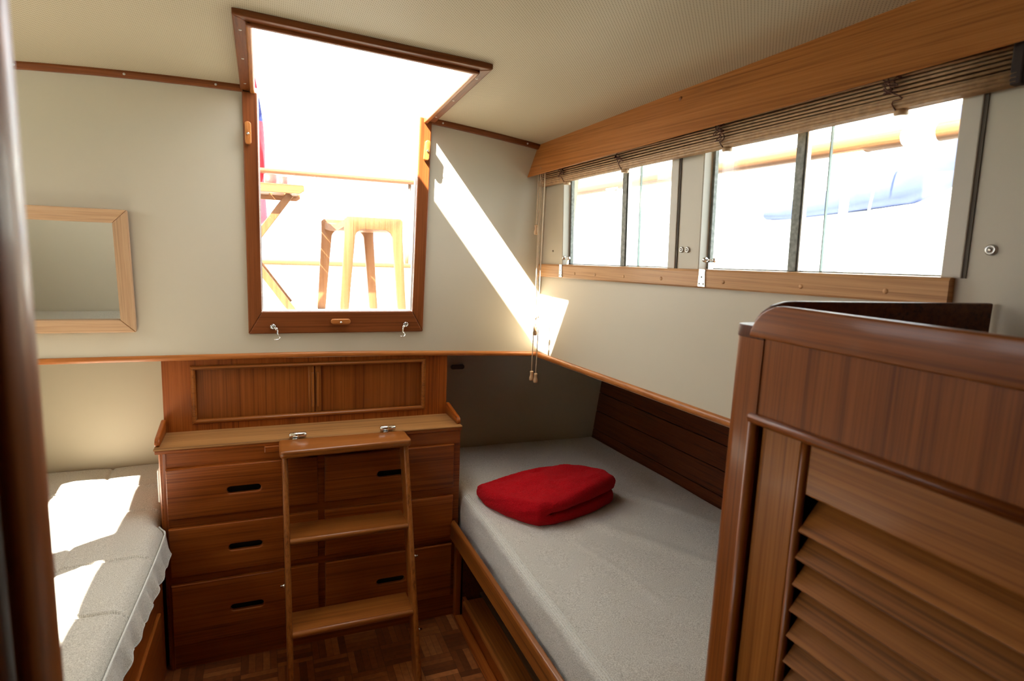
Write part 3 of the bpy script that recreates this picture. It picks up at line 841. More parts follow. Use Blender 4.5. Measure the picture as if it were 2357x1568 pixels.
obj('catch_block', MB().box(-.006, .043, 2.084, 2.100, .736, .757, .003), wood('teak', 'X'), dr)
obj('white_plate', MB().box(-.326, -.318, 2.125, 2.150, .585, .695, .003), M_WHITEPLATE, dr, label='small white plate on the left side')  # small white box on the dresser's left side
# oval vent on the lower wall
vt = obj('wall_vent', MB().plate([rrect(.797, .862, .878, .900, .0105)], 'Y', 2.622, 2.631, .002), M_VENT, smooth=50)
tag(vt, 'small dark oval vent on shaded wall right of the hutch', 'vent')

# ================================================================== LADDER
la = thing('ladder', 'teak boarding ladder with three treads leaning on the dresser', 'ladder', (.253, 1.74, 0))
LY = lambda z: 2.0 - .347*(.754-z)
def lrail(x0, x1):
    return MB().prism([(LY(0), 0), (LY(0)+.080, 0), (LY(.752)+.078, .752), (LY(.752), .752)], 'X', x0, x1, .006, 3)
obj('rail', lrail(.046, .064), wood('step', 'Z'), la, smooth=50)
obj('rail', lrail(.442, .460), wood('step', 'Z'), la, smooth=50)
def tread(x0, x1, y0, y1, z0, z1):
    r = (z1-z0)/2; o = [(y1, z0), (y1, z1)]
    for i in range(7):
        t = math.radians(90 + 30*i); o.append((y0 + r + r*math.cos(t), (z0+z1)/2 + r*math.sin(t)))
    return MB().prism(o, 'X', x0, x1, .0015)
tt = MB().prism([(.042, 2.092), (.4500, 2.092), (.4650, 2.075), (.4675, 1.990), (.460, 1.976), (.046, 1.960), (.0385, 1.972), (.0385, 2.075)], 'Z', .752, .776, .007, 3)
obj('tread', tt, wood('step', 'X'), la, smooth=50)
obj('tread', tread(.063, .443, LY(.50)-.004, LY(.50)+.120, .478, .500), wood('step', 'X'), la, smooth=40)
obj('tread', tread(.063, .443, LY(.235)-.004, LY(.235)+.115, .213, .235), wood('step', 'X'), la, smooth=40)
for hx in (.100, .405):
    h = MB(); y = 2.093
    h.tube([(hx-.0285, y, .788), (hx-.0275, y, .788), (hx-.0245, y, .788), (hx-.001, y, .788)], [.003, .0062, .0085, .0085], 16)
    h.tube([(hx+.001, y, .788), (hx+.0245, y, .788), (hx+.0275, y, .788), (hx+.0285, y, .788)], [.0085, .0085, .0062, .003], 16)
    h.box(hx-.018, hx+.000, y-.020, y, .7755, .780, .001); h.box(hx+.002, hx+.019, y, y+.020, .7755, .780, .001)
    obj('hinge', h, M_CHROME, la, smooth=40, label='chrome barrel hinge')
for x, s_, z in ((.460, 1, .385), (.046, -1, .360), (.460, 1, .160)):
    y = LY(z) + .025
    obj('bolt', MB().tube([(x, y, z), (x+.006*s_, y, z), (x+.007*s_, y, z), (x+.014*s_, y, z)], [.006, .006, .0038, .0038], 12), M_CHROME, la)

# ================================================================== RIGHT BERTH
bb = thing('berth_base', 'teak berth base with open footwell and step on the right', 'berth', (.68, 1.4, 0))
obj('front_board', MB().prism([(.648, .330), (.668, .330), (.668, .397), (.664, .400), (.652, .397), (.648, .392)], 'Y', .80, 2.094, .002), wood('step', 'Y'), bb)
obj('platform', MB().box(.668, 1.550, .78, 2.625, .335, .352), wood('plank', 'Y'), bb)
obj('post', MB().box(.668, .692, 2.070, 2.096, 0, .335, .003), wood('teak', 'Z'), bb)
obj('post', MB().box(.688, .712, 2.104, 2.60, 0, .335), wood('teak', 'Z'), bb)
obj('step_tread', MB().prism([(.685, .084), (.765, .084), (.765, .100), (.690, .100), (.684, .096), (.682, .091)], 'Y', .80, 2.02, .002), wood('step', 'Y'), bb)
obj('step_riser', MB().box(.700, .712, .80, 2.07, 0, .084), wood('teak', 'Y'), bb)
obj('floor_strip', MB().box(.666, .700, .80, 2.07, .0, .012, .003), wood('teak', 'Y'), bb)
gr = [rect(.766, .868, .80, 2.055)]
y = .84
while y < 2.02:
    for x in (.782, .822): gr.append(rect(x, x+.030, y, y+.030)[::-1])
    y += .0445
obj('teak_grating', MB().plate(gr, 'Z', .080, .100), wood('grate', 'Y'), bb, label='weathered teak grating')
obj('back_panel', MB().box(.870, .885, .80, 2.60, 0, .335), wood('plank', 'Y'), bb)
obj('end_panel', MB().box(.70, .885, 2.075, 2.100, 0, .335), wood('plank', 'Y'), bb)

def smooth01(t): t = max(0, min(1, t)); return t*t*(3-2*t)
def nz(x, y, s, seed=0): return mnoise.noise(Vector((x*s, y*s, seed)))
ma = thing('mattress', 'grey woven mattress on the right berth under the planked hull side', 'mattress', (1.15, 1.7, .352))
def right_matt():
    b = bmesh.new(); ys = lin(.79, 2.622, 150); rings = []
    for y in ys:
        xf = .692 - .014*smooth01((1.9-y)/1.1) + .004*nz(0, y, 3)
        if y > 2.085: xf = max(xf, .697)
        xr = 1.578 + .034*(2.62-y) - .004
        e = min(1.0, (2.622-y)/.02, (y-.79)/.03)
        R = .026; prof = []
        for k in range(9):
            z = .353 + (.474-.353)*k/8
            prof.append((xf - .004*math.sin(PI*k/8) + .003*nz(z*3, y, 9, 3), z))
        for k in range(1, 7):
            a = PI/2*k/6; prof.append((xf + R - R*math.cos(a), .474 + R*math.sin(a)))
        for k in range(1, 80):
            x = xf + R + (xr-.02-xf-R)*k/79
            z = .500 + .006*nz(x, y, 1.6, 1) + .0035*nz(x, y*.6, 7, 2)
            # long soft creases
            for (ax, ay, bx, by, d, wd) in ((1.02, 1.80, 1.42, 1.10, .007, .035), (1.22, 2.10, 1.56, 1.45, .006, .03), (.86, 1.22, 1.3, .95, .005, .03), (.80, 1.05, 1.2, .82, .005, .022), (1.0, 2.3, 1.22, 2.02, .004, .02), (.93, 1.63, .98, 1.42, .003, .010), (.98, 1.44, 1.0, 1.22, .003, .010)):
                vx, vy = bx-ax, by-ay; L2 = vx*vx+vy*vy; tt_ = ((x-ax)*vx+(y-ay)*vy)/L2
                if -.15 < tt_ < 1.15:
                    dd = abs((x-ax)*vy-(y-ay)*vx)/math.sqrt(L2)
                    fade = smooth01((tt_+.15)/.3)*smooth01((1.15-tt_)/.3)
                    z += d*math.exp(-(dd/wd)**2)*fade
            z += -.010*smooth01((x-1.45)/.12)*0
            edge = (.474 + .026*min(1, k/3)) if k < 3 else z
            prof.append((x, min(z, .520) if k >= 3 else (.500*(1-k/3)+z*k/3)))
        prof.append((xr-.006, .490)); prof.append((xr-.005, .470)); prof.append((xr-.021, .353))
        if e < 1:
            q = math.sqrt(max(0, 1-(1-e)**2))
            prof = [(x, .353 + (z-.353)*(.88+.12*q)) for x, z in prof]
        rings.append([b.verts.new((x, y, z)) for x, z in prof])
    n = len(rings[0])
    for A, B in zip(rings, rings[1:]):
        for k in range(n-1): b.faces.new((A[k], A[k+1], B[k+1], B[k]))
        b.faces.new((A[n-1], A[0], B[0], B[n-1]))
    b.faces.new(rings[0][::-1]); b.faces.new(rings[-1])
    return b
obj('cushion', right_matt(), M_FAB, ma, smooth=70)
rib = MB()
for k, (dx, z) in enumerate(((.008, .4935), (.013, .4970), (.019, .4995), (.025, .5010))):
    rib.tube([(.692 - .014*smooth01((1.9-y)/1.1) + .004*nz(0, y, 3) + dx + .001, y, z) for y in lin(.83, 2.085, 60)], .0013, 5)
obj('seam_piping', rib, M_HEM, ma, label='pale ribbed seam piping')

# ================================================================== RED FLEECE BLANKET
rb = thing('fleece_blanket', 'folded red fleece blanket lying on the grey mattress', 'blanket', (1.0, 1.93, .503))
def blanket():
    """one folded fleece: plump footprint, a fold along the near left side, two lips parted by a crease on the near right side"""
    b = bmesh.new()
    C = [Vector((.682, 2.075, 0)), Vector((.828, 1.700, 0)), Vector((1.262, 1.835, 0)), Vector((1.180, 2.105, 0))]
    def P(a, e):
        kk = .30
        aa = a*math.sqrt(max(0, 1-kk*e*e)); ee = e*math.sqrt(max(0, 1-kk*a*a))
        u, v = (aa+1)/2, (ee+1)/2
        return (C[0]*(1-u)+C[1]*u)*(1-v) + (C[3]*(1-u)+C[2]*u)*v
    NA, NS, NT = 420, 46, 60
    cen = P(0, 0); rings = []
    def sq(th):   # square boundary point for an angle
        c, q = math.cos(th), math.sin(th); m = max(abs(c), abs(q)); return c/m, q/m
    bd = []
    for k in range(NA):
        a, e = sq(2*PI*k/NA); p = P(a, e)
        u, v = (a+1)/2, (e+1)/2
        H = .060 + .030*u + .028*smooth01(v*1.3)                     # thickness
        crease = smooth01((u-.90)/.08)*smooth01((v-.05)/.10)          # near right side
        crease = max(crease, .55*smooth01((v-.93)/.06)*smooth01((u-.35)/.2))
        bd.append((p, H, crease, u, v))
    def fz(p, z): return .0017*mnoise.noise(Vector((p.x*190, p.y*190, z*190))) + .0013*mnoise.noise(Vector((p.x*380, p.y*380, z*380)))
    for r in range(NS+1):
        t = r/NS; row = []
        for p, H, cr, u, v in bd:
            one = .030*(1-math.sqrt(max(0, 1-(2*t-1)**2)))
            split = .46
            if t < split: q = (t/split)*2-1; two = .020*(1-math.sqrt(max(0, 1-q*q))) + .002
            else:
                q = ((t-split)/(1-split))*2-1
                two = .026*(1-math.sqrt(max(0, 1-q*q))) - .003
                if q > 0: two = .030*(1-math.sqrt(max(0, 1-q*q)))*1.0 - .003*(1-q)
            two += .016*math.exp(-((t-split)/.035)**2)
            d = one*(1-cr) + two*cr
            dirv = (cen-p).normalized()
            wob = .007*nz(p.x*1.0, p.y + t*.25, 13, 4)
            z = .4985 + H*t + .003*nz(p.x, p.y, 11, 8)*t
            q2 = p + dirv*(d+wob); f_ = fz(q2, z)
            row.append(b.verts.new((q2.x - dirv.x*f_, q2.y - dirv.y*f_, z + f_*.4)))
        rings.append(row)
    edge = [v.co.copy() for v in rings[-1]]
    for r in range(1, NT+1):
        t = r/NT; row = []
        for k, (p, H, cr, u, v) in enumerate(bd):
            e = edge[k]; q = e.lerp(Vector((cen.x, cen.y, e.z)), t)
            Hc = .108
            z = e.z*(1-smooth01(t)) + (.4985+Hc)*smooth01(t)
            k_ = smooth01(t/.16)
            z += k_*(.009*nz(q.x, q.y, 9, 1) + .0045*nz(q.x, q.y, 24, 6))
            # lifted fold at the far corner and a soft valley beside it
            z += .013*math.exp(-((q.x-1.085)/.055)**2 - ((q.y-2.03)/.05)**2)*k_
            z -= .010*math.exp(-(((q.x-1.17)+(q.y-1.98)*.6)/.022)**2 - ((q.y-1.97)/.07)**2)*k_
            z -= .008*math.exp(-((q.x-.98)/.03)**2 - ((q.y-2.05)/.05)**2)*k_
            f_ = fz(q, z)*min(1, (1-t)*4)
            row.append(b.verts.new((q.x, q.y, z + f_)))
        rings.append(row)
    for A, B in zip(rings, rings[1:]):
        for k in range(NA): b.faces.new((A[k], A[(k+1) % NA], B[(k+1) % NA], B[k]))
    b.faces.new(rings[0][::-1])
    bmesh.ops.remove_doubles(b, verts=rings[-1], dist=.003)
    return b
bpy.data.objects.remove(rb)
rb = obj('fleece_blanket', blanket(), M_FLEECE, smooth=180)
tag(rb, 'folded red fleece blanket lying on the grey mattress', 'blanket')

# ================================================================== LEFT BERTH
lb = thing('berth_base', 'teak berth base with drawer front on the left side', 'berth', (-.34, 1.4, 0))
def LP(x, y, z): return Vector((x - .024*smooth01((2.0-y)/.9), y, z))
obj('front_board', MB().box(-.345, -.3225, .475, 2.096, 0, .4195, .002), wood('teak', 'Y'), lb, LP)
obj('drawer', MB().plate([rect(1.30, 1.98, .085, .285)], 'X', -.324, -.312, .004), wood('teak', 'Y'), lb, LP, smooth=40)
obj('drawer', MB().plate([rect(.55, 1.26, .085, .285)], 'X', -.324, -.312, .004), wood('teak', 'Y'), lb, LP, smooth=40)
obj('platform', MB().box(-1.96, -.36, .475, 2.625, .400, .4195), wood('plank', 'Y'), lb)
lm = thing('mattress', 'quilted oatmeal mattress with scalloped hem in sun on the left berth', 'mattress', (-1.0, 1.5, .418))
def LX(y): return -.300 - .030*smooth01((2.05-y)/.9) - .024*smooth01((y-2.03)/.06)
def quilt(x, y):
    g = 0
    for yq in (2.400, 2.180, 1.855, 1.590, 1.30, .98):
        yy = yq + .010*math.sin(x*9+yq*5); d = y-yy
        g += -.0075*math.exp(-(d/.0050)**2) - .0040*math.exp(-(d/.045)**2) + .0022*math.exp(-((abs(d)-.009)/.003)**2)
    d = x - (-.538 + .012*math.sin(y*4))
    g += (-.0065*math.exp(-(d/.0055)**2) - .003*math.exp(-(d/.04)**2))*smooth01((y-1.70)/.06)
    return g
def left_matt():
    b = bmesh.new(); ys = lin(.476, 1.25, 90) + lin(1.25, 2.625, 460)[1:]; rings = []
    xl = -1.955
    for y in ys:
        xf = LX(y); prof = []
        xs = lin(xl, -.92, 16) + lin(-.92, xf-.045, 150)[1:]
        for x in xs: prof.append((x, .546 + .004*nz(x, y, 2.5, 7) + quilt(x, y)))
        for k in range(1, 12):
            a = PI/2*k/11; x = xf - .045 + .045*math.sin(a)
            prof.append((x, .546 - .045*(1-math.cos(a)) + .004*nz(x, y, 2.5, 7)*(1-k/11) + quilt(xf-.045, y)*(1-k/14)))
        prof.append((xf, .470)); prof.append((xf-.006, .420)); prof.append((xl, .420))
        rings.append([b.verts.new((x, y, z)) for x, z in prof])
    n = len(rings[0])
    for A, B in zip(rings, rings[1:]):
        for k in range(n): b.faces.new((A[k], A[(k+1) % n], B[(k+1) % n], B[k]))
    b.faces.new(rings[0][::-1]); b.faces.new(rings[-1])
    return b
obj('cushion', left_matt(), M_FAB2, lm, smooth=70)
# scalloped skirt of the cover
def skirt():
    b = bmesh.new(); ys = lin(.49, 2.085, 260); R = []
    for i, y in enumerate(ys):
        ph = y*2*PI/.105 + 1.5*math.sin(y*7)
        hem = .457 + .010*math.sin(ph) - .006*smooth01((1.8-y)/1)
        row = []
        for k in range(7):
            t = k/6; z = .520 - (.520-hem)*t
            x = LX(y) + .003 + .013*t + .0055*t*math.sin(ph*1.0+.8) + .002*t*math.sin(ph*2.3)
            row.append(b.verts.new((x, y, z)))
        for k in range(6, -1, -1):
            v = row[k].co; row.append(b.verts.new((v.x-.003, v.y, v.z)))
        R.append(row)
    n = len(R[0])
    for A, B in zip(R, R[1:]):
        for k in range(n): b.faces.new((A[k], A[(k+1) % n], B[(k+1) % n], B[k]))
    b.faces.new(R[0][::-1]); b.faces.new(R[-1])
    edge = []
    for row in R: edge.append(row[6].co.copy() - Vector((.0015, 0, 0)))
    return b, edge
sb, edge = skirt()
obj('skirt', sb, M_FAB2, lm, smooth=80)
obj('hem', MB().tube(edge, .0022, 6), M_HEM, lm, label='pale wavy hem edging')
obj('seam_piping', MB().tube([(LX(y)+.0025, y, .520) for y in lin(.49, 2.085, 80)], .0028, 6), M_HEM, lm)

# ================================================================== LOUVRED LOCKER
lk = thing('louvred_locker', 'tall varnished locker with louvred door at right front', 'locker', (.90, .40, 0))
S = .716
def Yf(s): return S - s
LKX = .700
# rounded corner post
pp = []
x0, x1, y0, y1 = .700, .745, Yf(.030), Yf(-.037)
for i in range(9):
    t = math.radians(180 - 90*i/8); pp.append((x0+.024 + .024*math.cos(t), y1-.024 + .024*math.sin(t)))
pp += [(x1, y1), (x1, y0), (x0, y0)]
obj('corner_post', MB().prism(pp, 'Z', 0, 1.322, .0), wood('locker', 'Z'), lk, smooth=50)
pc = [(x0+.0225 + (a-x0-.0225)*1.06, y1-.0335 + (b_-y1+.0335)*1.04) for a, b_ in pp]
obj('post_cap', MB().prism(pc, 'Z', 1.322, 1.341, .0015), wood('plank', 'Z'), lk, smooth=50)
# frieze panel, rim and door surround
obj('frieze_panel', MB().box(.702, .720, Yf(.62), Yf(.012), 1.200, 1.326), wood('locker', 'Z'), lk)
# top slab and the far side panel
obj('locker_top', MB().prism([(.715, Yf(.62)), (1.152, Yf(.62)), (1.152, .630), (.745, .748), (.715, .740)], 'Z', 1.316, 1.328), wood('locker', 'Y'), lk)
obj('aft_panel', MB().prism([(.735, .750), (1.150, .634), (1.150, .618), (.735, .732)], 'Z', 0, 1.318), wood('locker', 'Z'), lk)
# near fiddle: upright board with a rounded end
fo = [(Yf(.0), 1.324), (Yf(.003), 1.336), (Yf(.010), 1.350), (Yf(.020), 1.362), (Yf(.032), 1.370), (Yf(.045), 1.3755), (Yf(.060), 1.377), (Yf(.62), 1.377), (Yf(.62), 1.324)]
obj('fiddle', MB().prism(fo, 'X', .697, .713, .004, 3), wood('locker', 'Y'), lk, smooth=50)
# far fiddle along the after edge
ff = []
A0, A1 = Vector((.742, .752, 0)), Vector((1.150, .637, 0)); dA = (A1-A0).normalized(); nA = Vector((-dA.y, dA.x, 0))
L_ = (A1-A0).length
o2 = [(0, 1.328), (.004, 1.344), (.014, 1.358), (.030, 1.370), (.050, 1.3765), (.070, 1.378), (L_, 1.385), (L_, 1.328)]
fb = MB().prism(o2, 'Y', -.007, .007, .003, 3)
obj('fiddle', fb, wood('plank', 'Y'), lk, lambda a, o, z: A0 + dA*a + nA*o + Vector((0, 0, z)), smooth=50)
# barrel moulding under the frieze and down beside the post
rm = MB().tube([(.702, Yf(.013), 1.199), (.7015, Yf(.02), 1.199), (.7015, Yf(.62), 1.199)], [.004, .0085, .0085], 14)
obj('rim_molding', rm, wood('locker', 'Y'), lk)
obj('rim_molding', MB().tube([(.7035, Yf(.024), 0), (.7035, Yf(.024), 1.196)], .0085, 12), wood('locker', 'Z'), lk)
# louvred door, set back
dO = .712
door = obj('louvred_door', MB().box(dO, dO+.020, Yf(.109), Yf(.0355), .06, 1.188, .002).box(dO, dO+.020, Yf(.600), Yf(.52), .06, 1.188, .002)
           .box(dO+.001, dO+.020, Yf(.52), Yf(.122), 1.112, 1.188, .0025).box(dO+.001, dO+.020, Yf(.52), Yf(.122), .06, .16, .002), wood('door', 'Y'), lk)
obj('stile', MB().box(dO-.001, dO+.018, Yf(.1085), Yf(.0355), .06, 1.188, .002), wood('door', 'Z'), door)
obj('bead', MB().tube([(dO+.001, Yf(.116), .06), (dO+.001, Yf(.116), 1.188)], .0062, 12), wood('locker', 'Z'), door)
z = 1.0575
while z > .17:
    sl_ = bmesh.new()
    # slat: lower edge forward, rising inward
    o = [(dO-.004, z), (dO+.000, z-.0035), (dO+.031, z+.036), (dO+.031, z+.0425)]
    m_ = MB().prism(o, 'Y', Yf(.52), Yf(.1225), .001)
    obj('louvre_slat', m_, wood('door', 'Y'), door)
    z -= .0415
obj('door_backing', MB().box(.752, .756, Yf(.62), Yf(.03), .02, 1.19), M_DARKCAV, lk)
obj('end_panel', MB().box(.702, 1.15, Yf(.64), Yf(.62), 0, 1.325), wood('locker', 'Z'), lk)
obj('toe_board', MB().box(.704, .722, Yf(.62), Yf(.03), 0, .058), wood('locker', 'Y'), lk)

# ================================================================== OUTSIDE
# after deck with laid planks
ad = MB()
for i in range(29):
    y = 2.295 + i*.088
    ad.box(-2.2, 2.6, y, y+.085, 1.056, 1.072)
ad.box(-2.2, 2.6, 2.9, 4.88, 1.03, 1.056)
struct('deck_aft', ad, plain('bleached_teak_planking', (.40, .38, .34), .6, var=.04, scale=12))
bw = MB().box(-2.2, 2.6, 4.62, 4.68, 1.03, 1.26)
bw.box(-2.2, -2.14, 2.3, 4.68, 1.03, 1.26); bw.box(2.54, 2.6, 2.3, 4.68, 1.03, 1.26)
bulw = thing('bulwark', 'white bulwark with teak cap rail around the aft deck', 'bulwark', (0, 4.65, 1.05))
obj('panel', bw, M_WHITE, bulw)
obj('cap_rail', MB().box(-2.24, 2.64, 4.59, 4.71, 1.262, 1.296, .010), wood('outdoor', 'X'), bulw)
ra = thing('aft_handrail', 'varnished aft handrail on a steel stanchion beyond the stool', 'handrail', (.5, 4.62, 1.29))
obj('rail', MB().prism([(4.60, 1.889), (4.66, 1.889), (4.667, 1.905), (4.66, 1.922), (4.60, 1.922), (4.593, 1.905)], 'X', -2.2, 1.10, .004), wood('outdoor', 'X'), ra, smooth=50)
obj('stanchion', MB().tube([(1.03, 4.63, 1.296), (1.045, 4.63, 1.888)], .013, 12), M_STEEL, ra)
obj('stanchion', MB().tube([(-1.4, 4.63, 1.296), (-1.4, 4.63, 1.888)], .013, 12), M_STEEL, ra)
# stool
st = thing('stool', 'pale wooden stool with arched legs on the aft deck', 'stool', (.48, 3.35, 1.072))
def arch(xa, xb, y, wtop, zt):
    """inverted-U frame: two splayed legs joined by a wide top rail with rounded inside corners"""
    out = [(xa-.024, 1.072), (xa-.010, 1.30), (xa, 1.47), (xa, zt-.012), (xa+.012, zt), (xb-.012, zt), (xb, zt-.012), (xb, 1.47), (xb+.010, 1.30), (xb+.024, 1.072)]
    w_ = .052; r = .045; zi = zt - wtop
    inn = [(xb+.024-w_*.8, 1.072), (xb+.010-w_*.92, 1.30), (xb-w_, 1.46)]
    for i in range(7):
        t = math.radians(15*i); inn.append((xb-w_-r+r*math.cos(t), zi-r+r*math.sin(t)))
    for i in range(7):
        t = math.radians(90+15*i); inn.append((xa+w_+r+r*math.cos(t), zi-r+r*math.sin(t)))
    inn += [(xa+w_, 1.46), (xa-.010+w_*.92, 1.30), (xa-.024+w_*.8, 1.072)]
    return MB().prism(out + inn, 'Y', y-.016, y+.016, .004)
ST = wood('outdoor', 'Z')
obj('leg_frame', arch(.392, .690, 3.22, .062, 1.572), ST, st, smooth=50)
obj('leg_frame', arch(.300, .578, 3.46, .055, 1.560), ST, st, smooth=50)
# dished seat between the arched frames
def seat():
    b = bmesh.new(); n = 14; T = {}
    for i in range(n+1):
        for j in range(n+1):
            u, v = i/n, j/n; y = 3.225 + .235*v
            x0 = .398 + (.306-.398)*v; x1 = .684 + (.572-.684)*v; x = x0 + (x1-x0)*u
            z = 1.560 - .012*v - .022*math.sin(PI*v)
            T[i, j, 0] = b.verts.new((x, y, z)); T[i, j, 1] = b.verts.new((x, y, z-.035))
    for i in range(n):
        for j in range(n):
            b.faces.new((T[i, j, 0], T[i+1, j, 0], T[i+1, j+1, 0], T[i, j+1, 0])); b.faces.new((T[i, j, 1], T[i, j+1, 1], T[i+1, j+1, 1], T[i+1, j, 1]))
            if j == 0: b.faces.new((T[i, j, 0], T[i, j, 1], T[i+1, j, 1], T[i+1, j, 0]))
            if j == n-1: b.faces.new((T[i, n, 0], T[i+1, n, 0], T[i+1, n, 1], T[i, n, 1]))
            if i == 0: b.faces.new((T[0, j, 0], T[0, j+1, 0], T[0, j+1, 1], T[0, j, 1]))
            if i == n-1: b.faces.new((T[n, j, 0], T[n, j, 1], T[n, j+1, 1], T[n, j+1, 0]))
    return b
obj('seat', seat(), wood('outdoor', 'Y'), st, smooth=50)
# folding table
tb = thing('folding_table', 'wooden folding table with crossed legs on the aft deck', 'table', (-.3, 3.5, 1.072))
WT = wood('outdoor', 'X')
def chamf(x1, z0, z1): return [(-.95, z0), (x1-.02, z0), (x1, z0+.014), (x1, z1-.006), (x1-.006, z1), (-.95, z1)]
obj('edge_board', MB().prism(chamf(.197, 1.664, 1.706), 'Y', 3.17, 3.20, .002), WT, tb)
obj('edge_board', MB().prism(chamf(.213, 1.664, 1.706), 'Y', 3.80, 3.83, .002), WT, tb)
for i in range(15):
    x = -.93 + i*.076
    obj('slat', MB().box(x, x+.062, 3.20, 3.80, 1.690, 1.706, .002), wood('outdoor', 'Y'), tb)
for y in (3.225, 3.775):
    for (xa, za, xb, zb) in ((.135, 1.664, -.288, 1.072), (.146, 1.072, -.275, 1.664)):
        dx, dz = xb-xa, zb-za; L = math.hypot(dx, dz); nx, nz_ = -dz/L*.018, dx/L*.018
        yy = y + (.0 if za > 1.3 else .024)
        obj('leg', MB().prism([(xa+nx, za+nz_), (xb+nx, zb+nz_), (xb-nx, zb-nz_), (xa-nx, za-nz_)], 'Y', yy, yy+.022, .003), wood('outdoor', 'Z'), tb)
for x, y, r, lab in ((.050, 3.50, .034, 'wide dark red cup on the folding table edge'), (.115, 3.58, .024, 'narrow dark red cup standing beside the wide one')):
    c = obj('cup', MB().lathe([(r*.8, 0), (r, .012), (r*.96, .07), (r*.88, .07), (r*.85, .01), (.0004, .01)], (x, y, 1.7065), (0, 0, 1), 24), M_CUP)
    tag(c, lab, 'cup', 'cups on the deck table')
# ensign on its staff
fl = thing('ensign_flag', 'red and blue flag hanging beyond the deck table', 'flag', (-.34, 4.45, 1.29))
obj('staff', MB().tube([(-.34, 4.66, 1.296), (-.36, 4.66, 2.75)], .014, 10), wood('outdoor', 'Z'), fl)
def flag():
    b = bmesh.new(); n, m = 26, 40; T = {}
    for i in range(n+1):
        for j in range(m+1):
            u, v = i/n, j/m
            wdt = .325 + .085*v + .02*math.sin(v*5)
            x = -.345 + wdt*u*(1.0); z = 2.62 - 1.08*v - .08*u*(1-v)
            y = 4.66 + .05*math.sin(u*7+v*3) + .02*math.sin(v*11)
            T[i, j] = b.verts.new((x, y, z))
    for i in range(n):
        for j in range(m): b.faces.new((T[i, j], T[i+1, j], T[i+1, j+1], T[i, j+1]))
    bmesh.ops.solidify(b, geom=b.faces[:], thickness=.0015)
    return b
def flag_mat():
    m, nt, b = mat_new('striped_flag_cloth')
    tc = N(nt, 'ShaderNodeTexCoord'); sp = N(nt, 'ShaderNodeSeparateXYZ'); nt.links.new(tc.outputs['Object'], sp.inputs[0])
    mr = N(nt, 'ShaderNodeMapRange'); mr.inputs[1].default_value = 0.2; mr.inputs[2].default_value = 1.35
    nt.links.new(sp.outputs['Z'], mr.inputs[0])
    r = ramp(nt, [(0, (.45, .02, .04, 1)), (.655, (.02, .03, .17, 1)), (.79, (.8, .8, .8, 1)), (.84, (.45, .02, .04, 1))])
    r.color_ramp.interpolation = 'CONSTANT'
    nt.links.new(mr.outputs[0], r.inputs[0]); nt.links.new(r.outputs[0], b.inputs['Base Color']); b.inputs['Roughness'].default_value = .8
    return m
obj('cloth', flag(), flag_mat(), fl, smooth=180)
# side rail seen through the right windows
sr = thing('side_handrail', 'varnished side deck handrail on posts outside the right windows', 'handrail', (1.75, 1.5, 1.02))
RX = 1.75
obj('rail', MB().tube([(RX, -.6, 1.825), (RX, 1.6, 1.810), (RX, 4.6, 1.785)], .026, 14), M_RAILOUT, sr)
obj('rail_sleeve', MB().tube([(RX, 1.16, 1.8135), (RX, 1.26, 1.8130)], .0275, 14), M_WHITE, sr)
for y in (.2, 1.44, 2.85, 4.3):
    obj('stanchion', MB().tube([(RX, y, 1.02), (RX, y, 1.79)], .014, 12).box(RX-.02, RX+.02, y-.06, y+.06, 1.775, 1.789, .003), M_WHITE, sr)
obj('base_board', MB().box(RX-.03, RX+.03, -.6, 4.6, 1.02, 1.20, .01), M_WHITE, sr)
# water
struct('ground', MB().box(-120, 120, -120, 120, -.65, -.6), M_WATER)
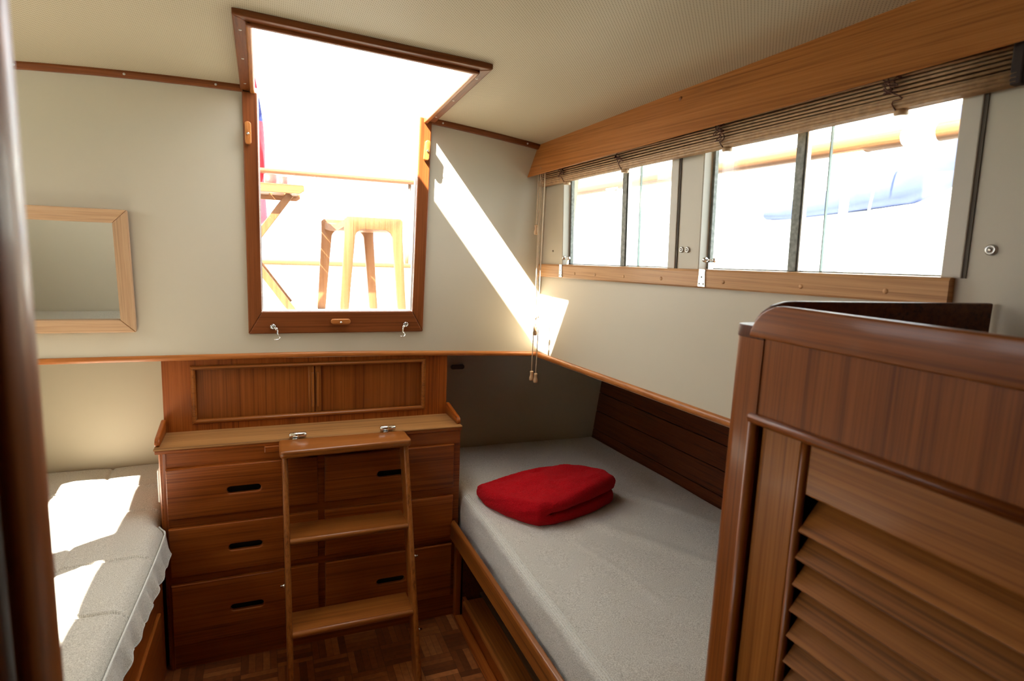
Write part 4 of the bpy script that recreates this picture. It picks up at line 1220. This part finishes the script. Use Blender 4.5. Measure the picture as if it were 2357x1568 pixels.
# neighbouring yachts
def hull(mb, cx, cy, L, B, z0, z1, ang):
    b = bmesh.new(); n = 18; rows = []
    for i in range(n+1):
        t = i/n; x = -L/2 + L*t
        w_ = B/2*(1-(max(0, t-.45)/.55)**2.2)*(.82+.18*min(1, t*4)); s = z1 + .25*max(0, t-.5)
        rows.append([b.verts.new(p) for p in ((x, -w_, s), (x, -w_*.85, (z0+s)/2), (x, -w_*.35, z0), (x, w_*.35, z0), (x, w_*.85, (z0+s)/2), (x, w_, s))])
    for A, C in zip(rows, rows[1:]):
        for k in range(5): b.faces.new((A[k], A[k+1], C[k+1], C[k]))
        b.faces.new((A[5], A[0], C[0], C[5]))
    b.faces.new(rows[0]); b.faces.new(rows[-1][::-1])
    mb.merge(b, Matrix.Translation((cx, cy, 0)) @ Matrix.Rotation(ang, 4, 'Z')); return mb
def yacht(cx, cy, L, B, ang, label, cover=True, mastx=.5):
    t = thing('sailing_yacht', label, 'boat', (cx, cy, -.6))
    R_ = Matrix.Translation((cx, cy, 0)) @ Matrix.Rotation(ang, 4, 'Z')
    f = lambda x, y, z: R_ @ Vector((x, y, z))
    obj('hull', hull(MB(), cx, cy, L, B, -.7, .75, ang), M_WHITE, t)
    obj('stripe', MB().box(-L*.45, L*.2, -B/2-.012, -B/2+.03, .45, .56), M_SEABLUE, t, f)
    obj('cabin', MB().box(-L*.25, L*.2, -B*.28, B*.28, .75, 1.20, .08), M_WHITE, t, f)
    obj('cabin_window', MB().box(-L*.2, L*.12, -B*.28-.01, -B*.28+.01, .93, 1.08, .004), M_WINB, t, f)
    obj('mast', MB().tube([f(mastx, 0, 1.1), f(mastx, 0, 9.5)], .06, 10), M_WHITE, t)
    bm_ = MB().tube([f(-.28, 0, 2.95), f(-.30, 0, 2.70), f(-.42, 0, 2.42), f(-.75, 0, 2.25), f(-1.45, 0, 2.17), f(-2.35, 0, 2.06), f(-2.75, 0, 2.02)], [.10, .17, .24, .19, .165, .115, .06], 14)
    obj('boom_cover', bm_, M_BLUE, t, label='blue canvas sail cover')
    obj('boom', MB().tube([f(-.2, 0, 2.02), f(-2.8, 0, 1.90)], .05, 10), M_WHITE, t)
    for k in (-1, 1):
        obj('shroud', MB().tube([f(mastx, .05*k, 9.2), f(mastx-.1, B*.45*k, .8)], .012, 6), M_WHITE, t)
    return t
yacht(6.2, 3.6, 9, 2.7, math.radians(-92), 'white yacht with blue sail cover close outside the right windows', mastx=-.25)
def launch(cx, cy, ang, label):
    t = thing('motor_yacht', label, 'boat', (cx, cy, -.6))
    R_ = Matrix.Translation((cx, cy, 0)) @ Matrix.Rotation(ang, 4, 'Z'); f = lambda x, y, z: R_ @ Vector((x, y, z))
    obj('hull', hull(MB(), cx, cy, 12, 3.6, -.7, 1.75, ang), M_WHITE, t)
    obj('stripe', MB().prism([(-5.4, 1.18), (1.5, 1.42), (1.5, 1.62), (-5.4, 1.30)], 'Y', 1.80, 1.84).box(-5.4, 1.5, -1.86, -1.80, 1.30, 1.55), M_SEABLUE, t, f)
    obj('cabin', MB().box(-3.0, 2.5, -1.2, 1.2, 1.75, 2.9, .15), M_WHITE, t, f)
    obj('cabin_window', MB().box(-2.4, 1.8, -1.22, 1.22, 2.1, 2.55, .02), M_GREYB, t, f)
launch(3.4, 15.0, math.radians(176), 'far white motor yacht with blue stripe beyond the stool')
# waterfront building with window rows
bd = thing('harbour_building', 'pale harbour building with window rows behind the yachts', 'building', (26, 22, -.6))
ang = math.radians(-48); RB = Matrix.Translation((24, 21, 0)) @ Matrix.Rotation(ang, 4, 'Z')
fB = lambda x, y, z: RB @ Vector((x, y, z))
obj('wall', MB().box(-11, 11, 0, 6, -.6, 7.2), M_WHITE, bd, fB)
for r_ in range(3):
    for c in range(9):
        x = -9.6 + c*2.3; z = .9 + r_*2.1
        obj('window', MB().box(x, x+1.3, -.04, .04, z, z+1.0), M_GREYB, bd, fB)
obj('roof', MB().box(-11.3, 11.3, -.3, 6.3, 7.2, 7.4), M_GREYB, bd, fB)
qd = MB().box(9.5, 90, 8, 60, -.62, .25)
struct('ground_quay', MB().box(-60, 90, 26, 90, -.62, .3), plain('pale_quay_concrete', (.62, .61, .58), .8, var=.05))
